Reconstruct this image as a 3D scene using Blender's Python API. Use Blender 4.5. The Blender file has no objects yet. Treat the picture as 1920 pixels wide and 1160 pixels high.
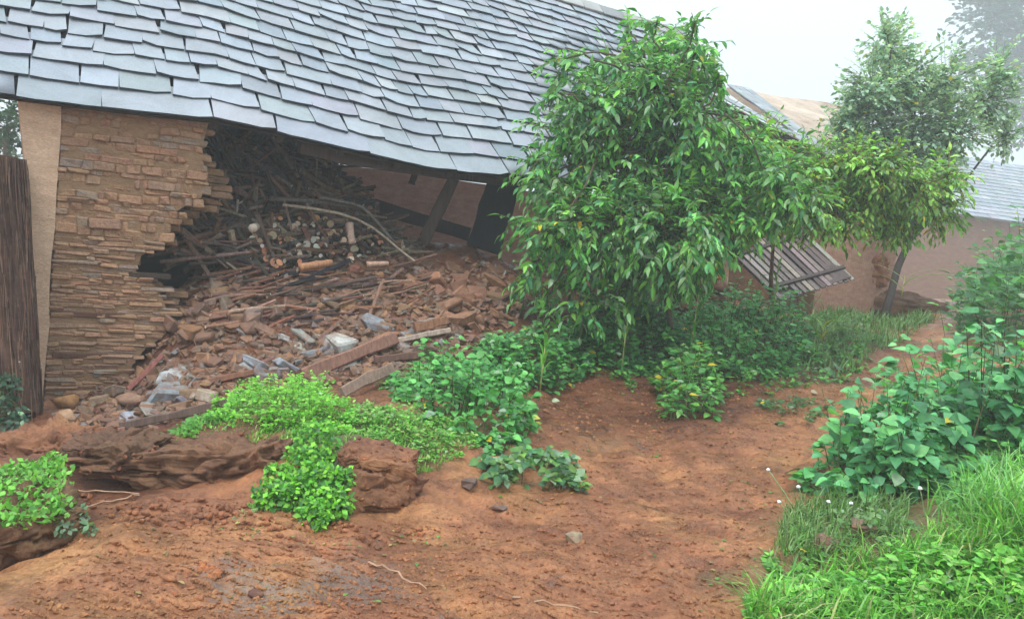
import bpy, math, random
import numpy as np

# ------------------------------------------------------------------ camera, sky, sun, exposure
rng = np.random.default_rng(7)
random.seed(7)
SC = bpy.context.scene
COL = SC.collection

U = np.array([.112, .99, .094]); U /= np.linalg.norm(U)
_f = np.array([0, 0, -1.]); _F = _f - (_f @ U) * U; _F /= np.linalg.norm(_F); _X = np.cross(_F, U)
R = np.array([_X, _F, U]); CAM = np.array([0, 0, 1.6])
FPX = 1600.0

cam_d = bpy.data.cameras.new('camera'); cam = bpy.data.objects.new('camera', cam_d); COL.objects.link(cam)
cam_d.sensor_width = 36; cam_d.lens = 36 * FPX / 1920; cam_d.clip_end = 2000; cam_d.clip_start = .05
from mathutils import Matrix, Vector
cam.matrix_world = Matrix([[*R[0], CAM[0]], [*R[1], CAM[1]], [*R[2], CAM[2]], [0, 0, 0, 1]])
SC.camera = cam

SUN_EL, SUN_ROT = math.radians(62), math.radians(215)
world = bpy.data.worlds.new('World'); SC.world = world; world.use_nodes = True
nt = world.node_tree; nt.nodes.clear()
sky = nt.nodes.new('ShaderNodeTexSky'); sky.sky_type = 'NISHITA'; sky.sun_disc = False
sky.sun_elevation = SUN_EL; sky.sun_rotation = SUN_ROT; sky.dust_density = 4.0; sky.air_density = 1.2
hs = nt.nodes.new('ShaderNodeHueSaturation'); hs.inputs['Saturation'].default_value = .22
cl = nt.nodes.new('ShaderNodeMix'); cl.data_type = 'RGBA'; cl.inputs[0].default_value = .72
cl.inputs[7].default_value = (5.5, 6.8, 7.4, 1)      # even cloud deck
bg = nt.nodes.new('ShaderNodeBackground'); bg.inputs['Strength'].default_value = .13
wo = nt.nodes.new('ShaderNodeOutputWorld')
nt.links.new(sky.outputs[0], hs.inputs['Color']); nt.links.new(hs.outputs[0], cl.inputs[6])
tcw = nt.nodes.new('ShaderNodeTexCoord'); sxyz = nt.nodes.new('ShaderNodeSeparateXYZ'); mz = nt.nodes.new('ShaderNodeMath'); mz.operation = 'MULTIPLY_ADD'
mz.inputs[1].default_value = 1.15; mz.inputs[2].default_value = .45; mzc = nt.nodes.new('ShaderNodeMath'); mzc.operation = 'MAXIMUM'; mzc.inputs[1].default_value = 0
nt.links.new(tcw.outputs['Generated'], sxyz.inputs[0]); nt.links.new(sxyz.outputs[2], mzc.inputs[0]); nt.links.new(mzc.outputs[0], mz.inputs[0])   # overcast sky: zenith brighter than horizon
vm = nt.nodes.new('ShaderNodeVectorMath'); vm.operation = 'SCALE'; nt.links.new(cl.outputs[2], vm.inputs[0]); nt.links.new(mz.outputs[0], vm.inputs['Scale'])
nt.links.new(vm.outputs[0], bg.inputs['Color']); nt.links.new(bg.outputs[0], wo.inputs['Surface'])

sun_d = bpy.data.lights.new('sun', 'SUN'); sun_d.energy = 1.0; sun_d.angle = math.radians(25); sun_d.color = (1, .97, .92)
sun = bpy.data.objects.new('sun', sun_d); COL.objects.link(sun)
_sd = Vector((math.sin(SUN_ROT) * math.cos(SUN_EL), math.cos(SUN_ROT) * math.cos(SUN_EL), math.sin(SUN_EL)))
sun.rotation_euler = _sd.to_track_quat('Z', 'Y').to_euler(); sun.location = (0, 0, 30)

SC.view_settings.view_transform = 'Standard'; SC.view_settings.look = 'None'
SC.view_settings.gamma = 1; SC.view_settings.use_curve_mapping = False
SC.view_settings.exposure = 1.06
SC.cycles.max_bounces = 6; SC.cycles.diffuse_bounces = 3; SC.cycles.glossy_bounces = 2
SC.cycles.transmission_bounces = 3; SC.cycles.transparent_max_bounces = 6; SC.cycles.volume_bounces = 1

# ------------------------------------------------------------------ geometry of the view
def P(px, py, d):
    return CAM + R @ (np.array([(px - 960) / FPX, -(py - 580) / FPX, -1.0]) * d)
def rays(px, py):
    a = np.stack([(np.asarray(px) - 960) / FPX, -(np.asarray(py) - 580) / FPX, -np.ones(np.shape(px))], -1)
    return a @ R.T
def hit(px, py, p0, n):
    r = rays(px, py); t = ((p0 - CAM) @ n) / (r @ n)
    return CAM + r * np.asarray(t)[..., None]

H_ = R @ np.array([.852, -.047, -.521]); H_[2] = 0; H_ /= np.linalg.norm(H_)     # along the house front
W_ = np.cross([0, 0, 1.], H_)                                                   # into the house
Z_ = np.array([0, 0, 1.])
W0 = P(80, 750, 7.5)
def WP(s, z, w=0.):       # point on / behind the front wall, z above world zero
    q = W0 + H_ * s + W_ * w; q = np.array(q, float); q[2] = z; return q

# ------------------------------------------------------------------ numpy noise
def _hash(ix, iy, iz, seed):
    n = (ix.astype(np.int64) * 374761393 + iy.astype(np.int64) * 668265263 + iz.astype(np.int64) * 2147483647 + seed * 974711) & 0xffffffff
    n = ((n ^ (n >> 13)) * 1274126177) & 0xffffffff
    n = (n ^ (n >> 16)) & 0xffffffff
    return n / 4294967295.0 * 2 - 1
def vnoise(p, seed=0):
    p = np.asarray(p, float); i = np.floor(p); f = p - i; f = f * f * (3 - 2 * f)
    x, y, z = i[..., 0], i[..., 1], i[..., 2]; r = 0
    for dx in (0, 1):
        for dy in (0, 1):
            for dz in (0, 1):
                wgt = (f[..., 0] if dx else 1 - f[..., 0]) * (f[..., 1] if dy else 1 - f[..., 1]) * (f[..., 2] if dz else 1 - f[..., 2])
                r = r + wgt * _hash(x + dx, y + dy, z + dz, seed)
    return r
def fbm(p, octv=4, seed=0, gain=.5):
    p = np.asarray(p, float); a, r = 1.0, 0
    for k in range(octv):
        r = r + a * vnoise(p * 2 ** k + 17.3 * k, seed + k); a *= gain
    return r
def xyz(x, y, z=0): return np.stack([x, y, np.zeros_like(x) + z], -1)

# ------------------------------------------------------------------ materials
def new_mat(name, rough=.7, spec=.4):
    m = bpy.data.materials.new(name); m.use_nodes = True
    b = m.node_tree.nodes['Principled BSDF']; b.inputs['Roughness'].default_value = rough
    b.inputs['Specular IOR Level'].default_value = spec
    return m, m.node_tree, b
def N(t, k, **kw):
    n = t.nodes.new(k)
    for a, v in kw.items(): setattr(n, a, v)
    return n
def noise(t, scale, detail=5, rough=.6, vec=None, dist=0):
    n = N(t, 'ShaderNodeTexNoise'); n.inputs['Scale'].default_value = scale; n.inputs['Detail'].default_value = detail
    n.inputs['Roughness'].default_value = rough; n.inputs['Distortion'].default_value = dist
    if vec is not None: t.links.new(vec, n.inputs['Vector'])
    return n
def ramp(t, fac, stops):
    r = N(t, 'ShaderNodeValToRGB'); e = r.color_ramp.elements
    while len(e) < len(stops): e.new(.5)
    for q, (p, c) in zip(e, stops): q.position = p; q.color = (*c, 1)
    t.links.new(fac, r.inputs[0]); return r
def mixc(t, a, b, fac, mode='MIX'):
    m = N(t, 'ShaderNodeMix', data_type='RGBA', blend_type=mode)
    for s, v in ((6, a), (7, b)):
        if isinstance(v, tuple): m.inputs[s].default_value = (*v, 1)
        else: t.links.new(v, m.inputs[s])
    if isinstance(fac, float): m.inputs[0].default_value = fac
    else: t.links.new(fac, m.inputs[0])
    return m.outputs[2]
def bump(t, b, height, strength, dist):
    n = N(t, 'ShaderNodeBump'); n.inputs['Strength'].default_value = strength; n.inputs['Distance'].default_value = dist
    t.links.new(height, n.inputs['Height']); t.links.new(n.outputs[0], b.inputs['Normal'])
def coords(t, scale=(1, 1, 1)):
    g = N(t, 'ShaderNodeNewGeometry'); mp = N(t, 'ShaderNodeMapping'); mp.inputs['Scale'].default_value = scale
    t.links.new(g.outputs['Position'], mp.inputs[0]); return mp.outputs[0]
def tint_node(t):
    a = N(t, 'ShaderNodeAttribute'); a.attribute_name = 'tint'; return a.outputs['Color']

def tinted(name, rough, sc, lo, hi, bs, bd, spec=.4, stretch=None, bsc=None):
    """vertex tint (the piece's own colour) times a fine procedural grain"""
    m, t, b = new_mat(name, rough, spec)
    if stretch:
        tc = N(t, 'ShaderNodeTexCoord'); mp = N(t, 'ShaderNodeMapping'); mp.inputs['Scale'].default_value = stretch
        t.links.new(tc.outputs['Object'], mp.inputs[0]); v = mp.outputs[0]
    else: v = coords(t)
    n = noise(t, sc, 6, .65, v)
    r = ramp(t, n.outputs['Fac'], [(.25, (lo,) * 3), (.75, (hi,) * 3)])
    t.links.new(mixc(t, tint_node(t), r.outputs[0], 1.0, 'MULTIPLY'), b.inputs['Base Color'])
    n2 = noise(t, bsc or sc * 1.7, 6, .7, v)
    bump(t, b, n2.outputs['Fac'], bs, bd)
    return m
M = {}
M['slate'] = tinted('slate', .5, 70, .80, 1.14, .5, .006, .45, bsc=45)
_t = M['slate'].node_tree; _b = _t.nodes['Principled BSDF']; _src = _b.inputs['Base Color'].links[0].from_socket
_n = noise(_t, 1.3, 7, .7, coords(_t), .8); _r = ramp(_t, _n.outputs['Fac'], [(.35, (.80, .80, .78)), (.6, (1.06, 1.06, 1.06))])
_c = mixc(_t, _src, _r.outputs[0], 1.0, 'MULTIPLY'); _n3 = noise(_t, 7, 8, .8, coords(_t)); _r3 = ramp(_t, _n3.outputs['Fac'], [(.62, (0,) * 3), (.74, (.35,) * 3)])
_t.links.new(mixc(_t, _c, (.16, .16, .12), _r3.outputs[0]), _b.inputs['Base Color'])    # lichen and rain streaks
M['slate_edge'] = tinted('broken_slate_edge_shaded', .8, 60, .5, 1.2, .6, .006, .2)
_t = M['slate_edge'].node_tree; _b = _t.nodes['Principled BSDF']; _t.links.new(mixc(_t, (.30, .34, .36), _b.inputs['Base Color'].links[0].from_socket, 1.0, 'MULTIPLY'), _b.inputs['Base Color'])   # rough edges, darkened to paint the shade lines between slates
M['wallstone'] = tinted('wall_stone', .9, 28, .5, 1.35, 1., .025, .15)
_m = M['wallstone']; _t = _m.node_tree; _b = _t.nodes['Principled BSDF']; _src = _b.inputs['Base Color'].links[0].from_socket
_mp = N(_t, 'ShaderNodeMapping'); _mp.inputs['Scale'].default_value = (1, 1, 2.4); _t.links.new(coords(_t), _mp.inputs[0])
_n = noise(_t, 5.5, 7, .7, _mp.outputs[0], .4); _r = ramp(_t, _n.outputs['Fac'], [(.36, (.12,) * 3), (.66, (.85,) * 3)])
_n2 = noise(_t, 34, 5, .75, _mp.outputs[0]); _mc = ramp(_t, _n2.outputs['Fac'], [(.3, (.26, .135, .08)), (.55, (.47, .275, .165)), (.75, (.58, .38, .25))])
_t.links.new(mixc(_t, _src, _mc.outputs[0], _r.outputs[0]), _b.inputs['Base Color'])      # mud washed over the stones
M['rock'] = tinted('rubble_stone', .7, 16, .5, 1.35, .7, .015, .3)
_t = M['rock'].node_tree; _b = _t.nodes['Principled BSDF']; _src = _b.inputs['Base Color'].links[0].from_socket
_n = noise(_t, 9, 7, .75, coords(_t), .5); _r = ramp(_t, _n.outputs['Fac'], [(.45, (0,) * 3), (.62, (.8,) * 3)])
_t.links.new(mixc(_t, _src, (.21, .105, .062), _r.outputs[0]), _b.inputs['Base Color'])      # mud splashed over the rubble
M['wood'] = tinted('weathered_wood', .8, 3.0, .45, 1.3, .6, .006, .2, stretch=(14, 14, 1.2))
M['cut'] = tinted('cut_wood', .75, 30, .75, 1.15, .3, .003, .2)
M['straw'] = tinted('stalk', .85, 12, .5, 1.3, .5, .004, .15)
M['bark'] = tinted('bark', .85, 40, .5, 1.4, .6, .006, .2)
M['cloth'] = tinted('cloth', .8, 15, .6, 1.2, .5, .01, .2)

def leaf_mat(name, trans=.34, rough=.42):
    m, t, b = new_mat(name, rough, .35)
    n = noise(t, 22, 2, .5, coords(t)); r = ramp(t, n.outputs['Fac'], [(.3, (.78,) * 3), (.7, (1.18,) * 3)])
    c = mixc(t, tint_node(t), r.outputs[0], 1.0, 'MULTIPLY')
    t.links.new(c, b.inputs['Base Color'])
    tr = N(t, 'ShaderNodeBsdfTranslucent'); c2 = mixc(t, c, (1.25, 1.35, .6), 1.0, 'MULTIPLY'); t.links.new(c2, tr.inputs['Color'])
    mx = N(t, 'ShaderNodeMixShader'); mx.inputs[0].default_value = trans
    o = t.nodes['Material Output']
    t.links.new(b.outputs[0], mx.inputs[1]); t.links.new(tr.outputs[0], mx.inputs[2]); t.links.new(mx.outputs[0], o.inputs[0])
    return m
M['leaf'] = leaf_mat('leaf'); M['grass'] = leaf_mat('grass_blade', .3, .55)

def mud_mat(name, ground=False):
    m, t, b = new_mat(name, .72, .45)
    v = coords(t)
    big = noise(t, .9, 5, .6, v, .6); mid = noise(t, 6, 6, .7, v, .3); fine = noise(t, 55, 5, .75, v)
    # red laterite / orange / brown patches
    c1 = ramp(t, big.outputs['Fac'], [(.3, (.23, .085, .042)), (.5, (.35, .145, .062)), (.68, (.42, .205, .078))]).outputs[0]
    c2 = ramp(t, mid.outputs['Fac'], [(.3, (.58, .52, .5)), (.5, (1, 1, 1)), (.72, (1.3, 1.22, 1.15))]).outputs[0]
    c = mixc(t, c1, c2, 1.0, 'MULTIPLY')
    c3 = ramp(t, fine.outputs['Fac'], [(.32, (.62, .55, .52)), (.5, (1, 1, 1)), (.68, (1.3, 1.25, 1.25))]).outputs[0]
    c = mixc(t, c, c3, 1.0, 'MULTIPLY')
    if ground:
        mr = N(t, 'ShaderNodeMapping'); mr.inputs['Rotation'].default_value = (0, 0, -.35); mr.inputs['Scale'].default_value = (1.2, 7, 1); t.links.new(v, mr.inputs[0])
        st_ = noise(t, 1.6, 6, .7, mr.outputs[0], .5); c = mixc(t, c, ramp(t, st_.outputs['Fac'], [(.3, (.62, .56, .54)), (.5, (1, 1, 1)), (.7, (1.18, 1.2, 1.2))]).outputs[0], 1.0, 'MULTIPLY')
        a = N(t, 'ShaderNodeAttribute'); a.attribute_name = 'soil_and_shade'
        sp = N(t, 'ShaderNodeSeparateColor'); t.links.new(a.outputs['Color'], sp.inputs[0])
        # R: exposed grey gravelly track, G: dark rubble earth, darker left hollow, painted shade under the tree, B: green slime / litter
        g = ramp(t, fine.outputs['Fac'], [(.3, (.16, .13, .115)), (.7, (.27, .235, .215))]).outputs[0]
        gm = N(t, 'ShaderNodeMath', operation='ADD'); t.links.new(sp.outputs[0], gm.inputs[0])
        n5 = noise(t, 11, 6, .8, v); mm = N(t, 'ShaderNodeMath', operation='MULTIPLY_ADD'); t.links.new(n5.outputs['Fac'], mm.inputs[0])
        mm.inputs[1].default_value = 2.4; mm.inputs[2].default_value = -1.2; t.links.new(mm.outputs[0], gm.inputs[1])
        gr = ramp(t, gm.outputs[0], [(.5, (0,) * 3), (1.0, (.65,) * 3)])
        c = mixc(t, c, g, gr.outputs[0])
        dp = noise(t, .75, 6, .65, v, 1.2); dr = ramp(t, dp.outputs['Fac'], [(.38, (.62, .56, .52)), (.56, (1, 1, 1))]); c = mixc(t, c, dr.outputs[0], 1.0, 'MULTIPLY')      # damp patches
        c = mixc(t, c, mixc(t, (.36, .28, .27), c, 1.0, 'MULTIPLY'), sp.outputs[1])
        c = mixc(t, c, (.09, .1, .04), sp.outputs[2])
        rr = ramp(t, mid.outputs['Fac'], [(.35, (.18,) * 3), (.65, (.5,) * 3)]); t.links.new(rr.outputs[0], b.inputs['Roughness'])
    else:
        c = mixc(t, c, tint_node(t), 1.0, 'MULTIPLY')
    t.links.new(c, b.inputs['Base Color'])
    hgt = mixc(t, mid.outputs['Fac'], fine.outputs['Fac'], .55)
    vor = noise(t, 140, 3, .7, v); hgt = mixc(t, hgt, vor.outputs['Fac'], .25); bump(t, b, hgt, 1.0, .03)
    return m
M['ground'] = mud_mat('wet_red_mud', True); M['mud'] = mud_mat('mud_clod')

def wall_mud(name, c0, c1, sc=5):
    m, t, b = new_mat(name, .9, .15); v = coords(t); mp = N(t, 'ShaderNodeMapping'); mp.inputs['Scale'].default_value = (1, 1, 3.2)
    t.links.new(v, mp.inputs[0]); v = mp.outputs[0]
    n = noise(t, sc, 8, .7, v); r = ramp(t, n.outputs['Fac'], [(.3, c0), (.7, c1)])
    n2 = noise(t, 40, 5, .7, v); r2 = ramp(t, n2.outputs['Fac'], [(.3, (.75,) * 3), (.7, (1.2,) * 3)])
    t.links.new(mixc(t, r.outputs[0], r2.outputs[0], 1.0, 'MULTIPLY'), b.inputs['Base Color'])
    bump(t, b, n2.outputs['Fac'], .8, .02); return m
M['mortar'] = wall_mud('mud_mortar', (.24, .135, .075), (.40, .25, .145), 8)
M['plaster'] = wall_mud('ochre_plaster', (.58, .36, .24), (.82, .57, .40), 4)
M['inner'] = wall_mud('brown_earth_wall', (.36, .17, .12), (.56, .32, .23), 5)
M['farwall'] = wall_mud('far_mud_wall', (.17, .08, .045), (.30, .155, .09), 3)
M['tarp'] = wall_mud('pale_dusty_sheet', (.30, .20, .15), (.70, .58, .48), .9)
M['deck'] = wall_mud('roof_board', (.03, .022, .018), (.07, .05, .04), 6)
M['petal'], _t, _b = new_mat('white_petal', .6, .2); _b.inputs['Base Color'].default_value = (.75, .76, .74, 1)
# ------------------------------------------------------------------ object helpers
ORG = {}
def mk_mesh(name, V, F, mats, tint=None, smooth=False, attr='tint', midx=None):
    me = bpy.data.meshes.new(name)
    V = np.asarray(V, float)
    if isinstance(F, np.ndarray):
        k = F.shape[1]; me.vertices.add(len(V)); me.vertices.foreach_set('co', V.ravel().astype('f4'))
        me.loops.add(F.size); me.loops.foreach_set('vertex_index', F.ravel().astype('i4'))
        me.polygons.add(len(F)); me.polygons.foreach_set('loop_start', np.arange(0, F.size, k, dtype='i4'))
        me.polygons.foreach_set('loop_total', np.full(len(F), k, dtype='i4'))
        me.update(calc_edges=True)
    else:
        me.from_pydata([tuple(v) for v in V], [], F); me.update()
    for m in (mats if isinstance(mats, (list, tuple)) else [mats]): me.materials.append(m)
    if midx is not None: me.polygons.foreach_set('material_index', np.asarray(midx, dtype='i4'))
    if tint is not None:
        t = np.asarray(tint, float)
        if t.ndim == 1: t = np.tile(t, (len(V), 1))
        a = me.color_attributes.new(attr, 'FLOAT_COLOR', 'POINT')
        a.data.foreach_set('color', np.concatenate([t[:, :3], np.ones((len(V), 1))], 1).ravel().astype('f4'))
    if smooth: me.polygons.foreach_set('use_smooth', np.ones(len(me.polygons), dtype=bool))
    return me
def link(name, me, parent=None, loc=None, **props):
    o = bpy.data.objects.new(name, me); COL.objects.link(o)
    loc = np.zeros(3) if loc is None else np.asarray(loc, float)
    ORG[o.name] = loc
    if parent is not None: o.parent = parent; o.location = loc - ORG[parent.name]
    else: o.location = loc
    for k, v in props.items():
        if v: o[k] = v
    return o
def thing(name, label, cat, loc, group=None):
    return link(name, None, None, loc, label=label, category=cat, group=group)
def piece(name, V, F, mats, parent=None, tint=None, smooth=False, origin=None, midx=None, **props):
    V = np.asarray(V, float); o = V.mean(0) if origin is None else np.asarray(origin, float)
    return link(name, mk_mesh(name, V - o, F, mats, tint, smooth, midx=midx), parent, o, **props)
def join(parts):
    """parts: list of (V, F(list/array), tint) with equal polygon size -> arrays"""
    Vs, Fs, Ts, k = [], [], [], 0
    for V, F, T in parts:
        Vs.append(V); Fs.append(np.asarray(F) + k); Ts.append(np.tile(T, (len(V), 1)) if np.ndim(T) == 1 else T); k += len(V)
    return np.concatenate(Vs), np.concatenate(Fs), np.concatenate(Ts)

# chamfered box, 24 verts; polygons as a python list
def _cbox():
    V, idx = [], {}
    for sx in (-1, 1):
        for sy in (-1, 1):
            for sz in (-1, 1):
                for a in range(3):
                    idx[(sx, sy, sz, a)] = len(V); V.append((sx, sy, sz, a))
    F = []
    import itertools
    for a in range(3):
        b, c = (a + 1) % 3, (a + 2) % 3
        for s in (-1, 1):
            q = []
            for sb, sc_ in ((-1, -1), (1, -1), (1, 1), (-1, 1)):
                k = [0, 0, 0]; k[a] = s; k[b] = sb; k[c] = sc_; q.append(idx[(*k, a)])
            F.append(q if s > 0 else q[::-1])
    for a in range(3):            # edges parallel to axis a
        b, c = (a + 1) % 3, (a + 2) % 3
        for sb in (-1, 1):
            for sc_ in (-1, 1):
                def k(sa, ax):
                    v = [0, 0, 0]; v[a] = sa; v[b] = sb; v[c] = sc_; return idx[(*v, ax)]
                q = [k(-1, b), k(1, b), k(1, c), k(-1, c)]
                F.append(q if sb * sc_ < 0 else q[::-1])
    for sx in (-1, 1):
        for sy in (-1, 1):
            for sz in (-1, 1):
                q = [idx[(sx, sy, sz, a)] for a in range(3)]
                F.append(q if sx * sy * sz > 0 else q[::-1])
    return V, F
CBV, CBF = _cbox()
CBF4 = np.array([f if len(f) == 4 else [f[0], f[1], f[2], f[2]] for f in CBF])
def cbox(hx, hy, hz, ch, jit=0.):
    hs_ = (hx, hy, hz); V = np.empty((24, 3)); cj = rng.normal(0, 1, (8, 3)) * jit
    for i, v in enumerate(CBV):
        for k in range(3):
            V[i, k] = v[k] * (hs_[k] - (0 if k == v[3] else ch))
        c = (v[0] > 0) * 4 + (v[1] > 0) * 2 + (v[2] > 0)
        V[i] += cj[c] * np.array(hs_)
    return V
def frame(x, y, z): return np.array([x, y, z])    # rows: local axes in world; V @ frame

# icosphere template
def _ico(sub):
    import bmesh
    bm = bmesh.new(); bmesh.ops.create_icosphere(bm, subdivisions=sub, radius=1)
    V = np.array([v.co[:] for v in bm.verts]); F = np.array([[v.index for v in f.verts] for f in bm.faces]); bm.free(); return V, F
IV1, IF1 = _ico(2)
def rock_v(sx, sy, sz, planes=9):
    V = IV1.copy()
    for k in range(planes):
        n = rng.normal(0, 1, 3); n /= np.linalg.norm(n); d = rng.uniform(.45, .8)
        e = V @ n - d; V = V - np.outer(np.maximum(e, 0), n)
    V += rng.normal(0, .012, V.shape)
    return V * np.array([sx, sy, sz])
def rot_rand(tilt=3.14):
    a = rng.uniform(0, 6.283); ca, sa = math.cos(a), math.sin(a)
    A = np.array([[ca, sa, 0], [-sa, ca, 0], [0, 0, 1]])
    t = rng.uniform(-tilt, tilt); b = rng.uniform(0, 6.283); ax = Vector((math.cos(b), math.sin(b), 0))
    B = np.array(Matrix.Rotation(t, 3, ax)); return A @ B.T
def tube(pts, rad, sides=7, cap=True, wob=0.):
    pts = np.asarray(pts, float); n = len(pts); rad = np.broadcast_to(rad, (n,)).astype(float)
    T = np.gradient(pts, axis=0); T /= np.linalg.norm(T, axis=1)[:, None] + 1e-9
    up = np.array([0, 0, 1.]) if abs(T[0][2]) < .9 else np.array([1., 0, 0])
    V = []
    for i in range(n):
        a = np.cross(T[i], up); a /= np.linalg.norm(a) + 1e-9; b = np.cross(a, T[i])
        for k in range(sides):
            th = 2 * math.pi * k / sides; r = rad[i] * (1 + (rng.normal(0, wob) if wob else 0))
            V.append(pts[i] + (a * math.cos(th) + b * math.sin(th)) * r)
    F = []
    for i in range(n - 1):
        for k in range(sides):
            k2 = (k + 1) % sides; F.append([i * sides + k, i * sides + k2, (i + 1) * sides + k2, (i + 1) * sides + k])
    if cap:
        c0 = len(V); V.append(pts[0]); V.append(pts[-1])
        for k in range(sides):
            k2 = (k + 1) % sides
            F.append([c0, k2, k, k]); F.append([c0 + 1, (n - 1) * sides + k, (n - 1) * sides + k2, (n - 1) * sides + k2])
    return np.array(V), np.array(F)
def clean(F):      # quads with a repeated index -> triangles
    return [[*dict.fromkeys(f)] for f in F.tolist()]
def lerp(a, b, t): return np.asarray(a) * (1 - t) + np.asarray(b) * t
def pick(pal, j=.12):
    c = np.array(pal[rng.integers(len(pal))], float); return np.clip(c * (1 + rng.normal(0, j)) * (1 + rng.normal(0, j * .3, 3)), .004, .95)

# ------------------------------------------------------------------ the ground: one sheet
CP = [  # (px, py, depth)
 (0,1160,3.0),(400,1160,3.2),(800,1160,3.45),(1200,1160,3.7),(1600,1160,3.9),(1920,1160,3.7),
 (200,1060,3.6),(600,1050,3.9),(1000,1040,4.2),(1300,1020,4.6),(1500,1040,4.5),(1750,1040,4.2),(1920,1000,4.2),
 (0,1110,3.5),(150,1055,3.75),(40,1060,4.0),(60,1020,4.3),(-100,1060,4.1),(190,985,4.2),(330,990,4.15),(480,975,4.35),(650,985,4.5),(800,985,4.6),(950,960,4.9),(1100,950,5.1),
 (200,945,4.62),(80,860,5.4),(150,850,5.55),(0,860,5.2),
 (330,935,4.72),(450,945,4.65),(300,812,5.55),(450,802,5.5),(150,935,5.0),(210,937,5.0),(270,932,5.0),(120,900,5.6),(200,900,5.6),(280,890,5.6),(60,1045,4.25),(400,880,5.2),(600,850,5.1),(520,820,5.3),(700,850,5.2),(800,860,5.25),(860,900,5.1),
 (420,775,5.9),(550,760,6.1),(700,760,6.3),(850,770,6.4),(950,800,6.2),(1000,860,5.7),
 (80,800,6.6),(200,790,6.7),(320,770,6.8),(0,770,7.0),(400,730,7.1),(520,715,7.2),(650,715,7.3),(760,700,7.5),(880,700,7.6),
 (90,752,7.48),(240,725,7.75),(330,670,7.7),(470,650,7.8),(620,640,7.9),(760,620,8.2),(880,650,8.2),
 (350,560,8.2),(480,560,8.4),(600,550,8.6),(700,530,8.9),(800,520,9.2),(900,540,9.2),(970,590,9.0),
 (640,480,9.3),(740,470,9.6),(830,458,9.9),(920,475,10.0),(980,520,9.8),
 (420,500,8.7),(520,490,9.0),
 (1000,700,8.2),(1100,680,8.6),(1200,650,9.2),(1080,620,9.2),(1100,760,7.6),(1200,780,7.3),(1100,860,6.2),(1250,850,6.4),(1400,850,6.5),(1300,940,5.4),(1450,930,5.5),
 (1350,760,7.9),(1480,740,8.6),(1600,720,9.3),(1700,650,11.5),(1620,700,9.8),(1520,650,10.5),(1350,650,10.0),
 (1650,612,15.0),(1500,590,13.5),(1300,560,12.5),(1150,560,11),(1750,600,14.5),(1900,560,15),
 (1560,900,6.0),(1700,860,6.6),(1850,840,6.7),(1650,950,5.3),(1800,940,5.2),(1920,880,5.6),(1800,700,9.2),(1920,680,9.2),(1900,620,12),
 (1700,560,19),(1450,560,18),(1900,585,22),
]
cpts = [P(*c) for c in CP]
for x, y, z in ((-6,3,-.1),(-6,6,-.3),(-6,9,-.4),(-8,14,-.4),(6,3,.1),(9,6,.4),(12,10,.8),(16,16,1.2),(0,0,0),(-4,0,0),(4,0,.05),(-12,0,-.3),(14,0,.3),
                (-1,14,.2),(-3,12,-.2),(2,15,.1),(0,30,-.6),(10,30,-.4),(-15,30,-1),(25,30,1),(25,10,1.2),(0,60,-2),(40,60,0),(-40,60,-4),(60,20,3),(-30,10,-1),(0,-20,0)):
    cpts.append(np.array([x, y, z], float))
for s, z, w in ((.1,-.3,.3),(.1,-.3,2),(2.0,-.1,4.2),(5.5,0,4.2),(4.5,.3,2.2),(6.5,.3,1.5),(8,.2,1)):
    cpts.append(WP(s, z, w))
cpts = np.array(cpts)
_c = .18
def _phi(a, b): return np.sqrt(((a[:, None, :2] - b[None, :, :2]) ** 2).sum(-1) + _c * _c)
A = _phi(cpts, cpts) - .0; n_ = len(cpts); A[np.arange(n_), np.arange(n_)] -= .03
Ab = np.block([[A, np.ones((n_, 1))], [np.ones((1, n_)), np.zeros((1, 1))]])
sol = np.linalg.solve(Ab, np.concatenate([cpts[:, 2], [0]]))
def H_raw(x, y):
    sh = np.shape(x); q = np.stack([np.ravel(x), np.ravel(y)], -1); out = np.empty(len(q))
    for i in range(0, len(q), 20000):
        out[i:i + 20000] = _phi(q[i:i + 20000], cpts) @ sol[:-1] + sol[-1]
    return out.reshape(sh)
def axis(segs):
    a = [segs[0][0]]
    for s, e, st in segs:
        k = max(1, int(round((e - s) / st))); a += list(np.linspace(s, e, k + 1)[1:])
    return np.array(a)
gx = axis([(-700, -100, 100), (-100, -20, 8), (-20, -6, .8), (-6, -4.2, .09), (-4.2, 5.2, .026), (5.2, 12, .1), (12, 30, 1), (30, 110, 8), (110, 700, 90)])
gy = axis([(-60, 0, 6), (0, 2.2, .2), (2.2, 6.5, .022), (6.5, 10.5, .03), (10.5, 20, .09), (20, 40, .8), (40, 160, 8), (160, 900, 90)])
GX, GY = np.meshgrid(gx, gy)
# smooth height on a coarse grid would blur the ledges: evaluate the RBF directly
GZ = H_raw(GX, GY)
near = np.clip((22 - GY) / 8, 0, 1) * np.clip((14 - np.abs(GX)) / 6, 0, 1)
house = np.clip(1 - np.abs((xyz(GX, GY) - W0) @ W_ - .2) / 1.4, 0, 1) * np.clip(((xyz(GX, GY) - W0) @ H_) / .6, 0, 1)
flow = GX * .95 + GY * .3; cross = GY * .95 - GX * .3
GZ += near * (.030 * fbm(xyz(GX * 1.6, GY * 1.6), 3, 1) + .024 * fbm(xyz(GX * 6, GY * 6), 3, 5) + .013 * fbm(xyz(GX * 19, GY * 19), 2, 9) + .016 * np.maximum(0, fbm(xyz(GX * 11, GY * 11), 3, 14) - .35)
              - .045 * np.maximum(0, .35 - np.abs(fbm(xyz(flow * .9, cross * 4.5), 3, 21))) * (1.5)
              + house * .05 * fbm(xyz(GX * 5, GY * 5), 3, 33))
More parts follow.
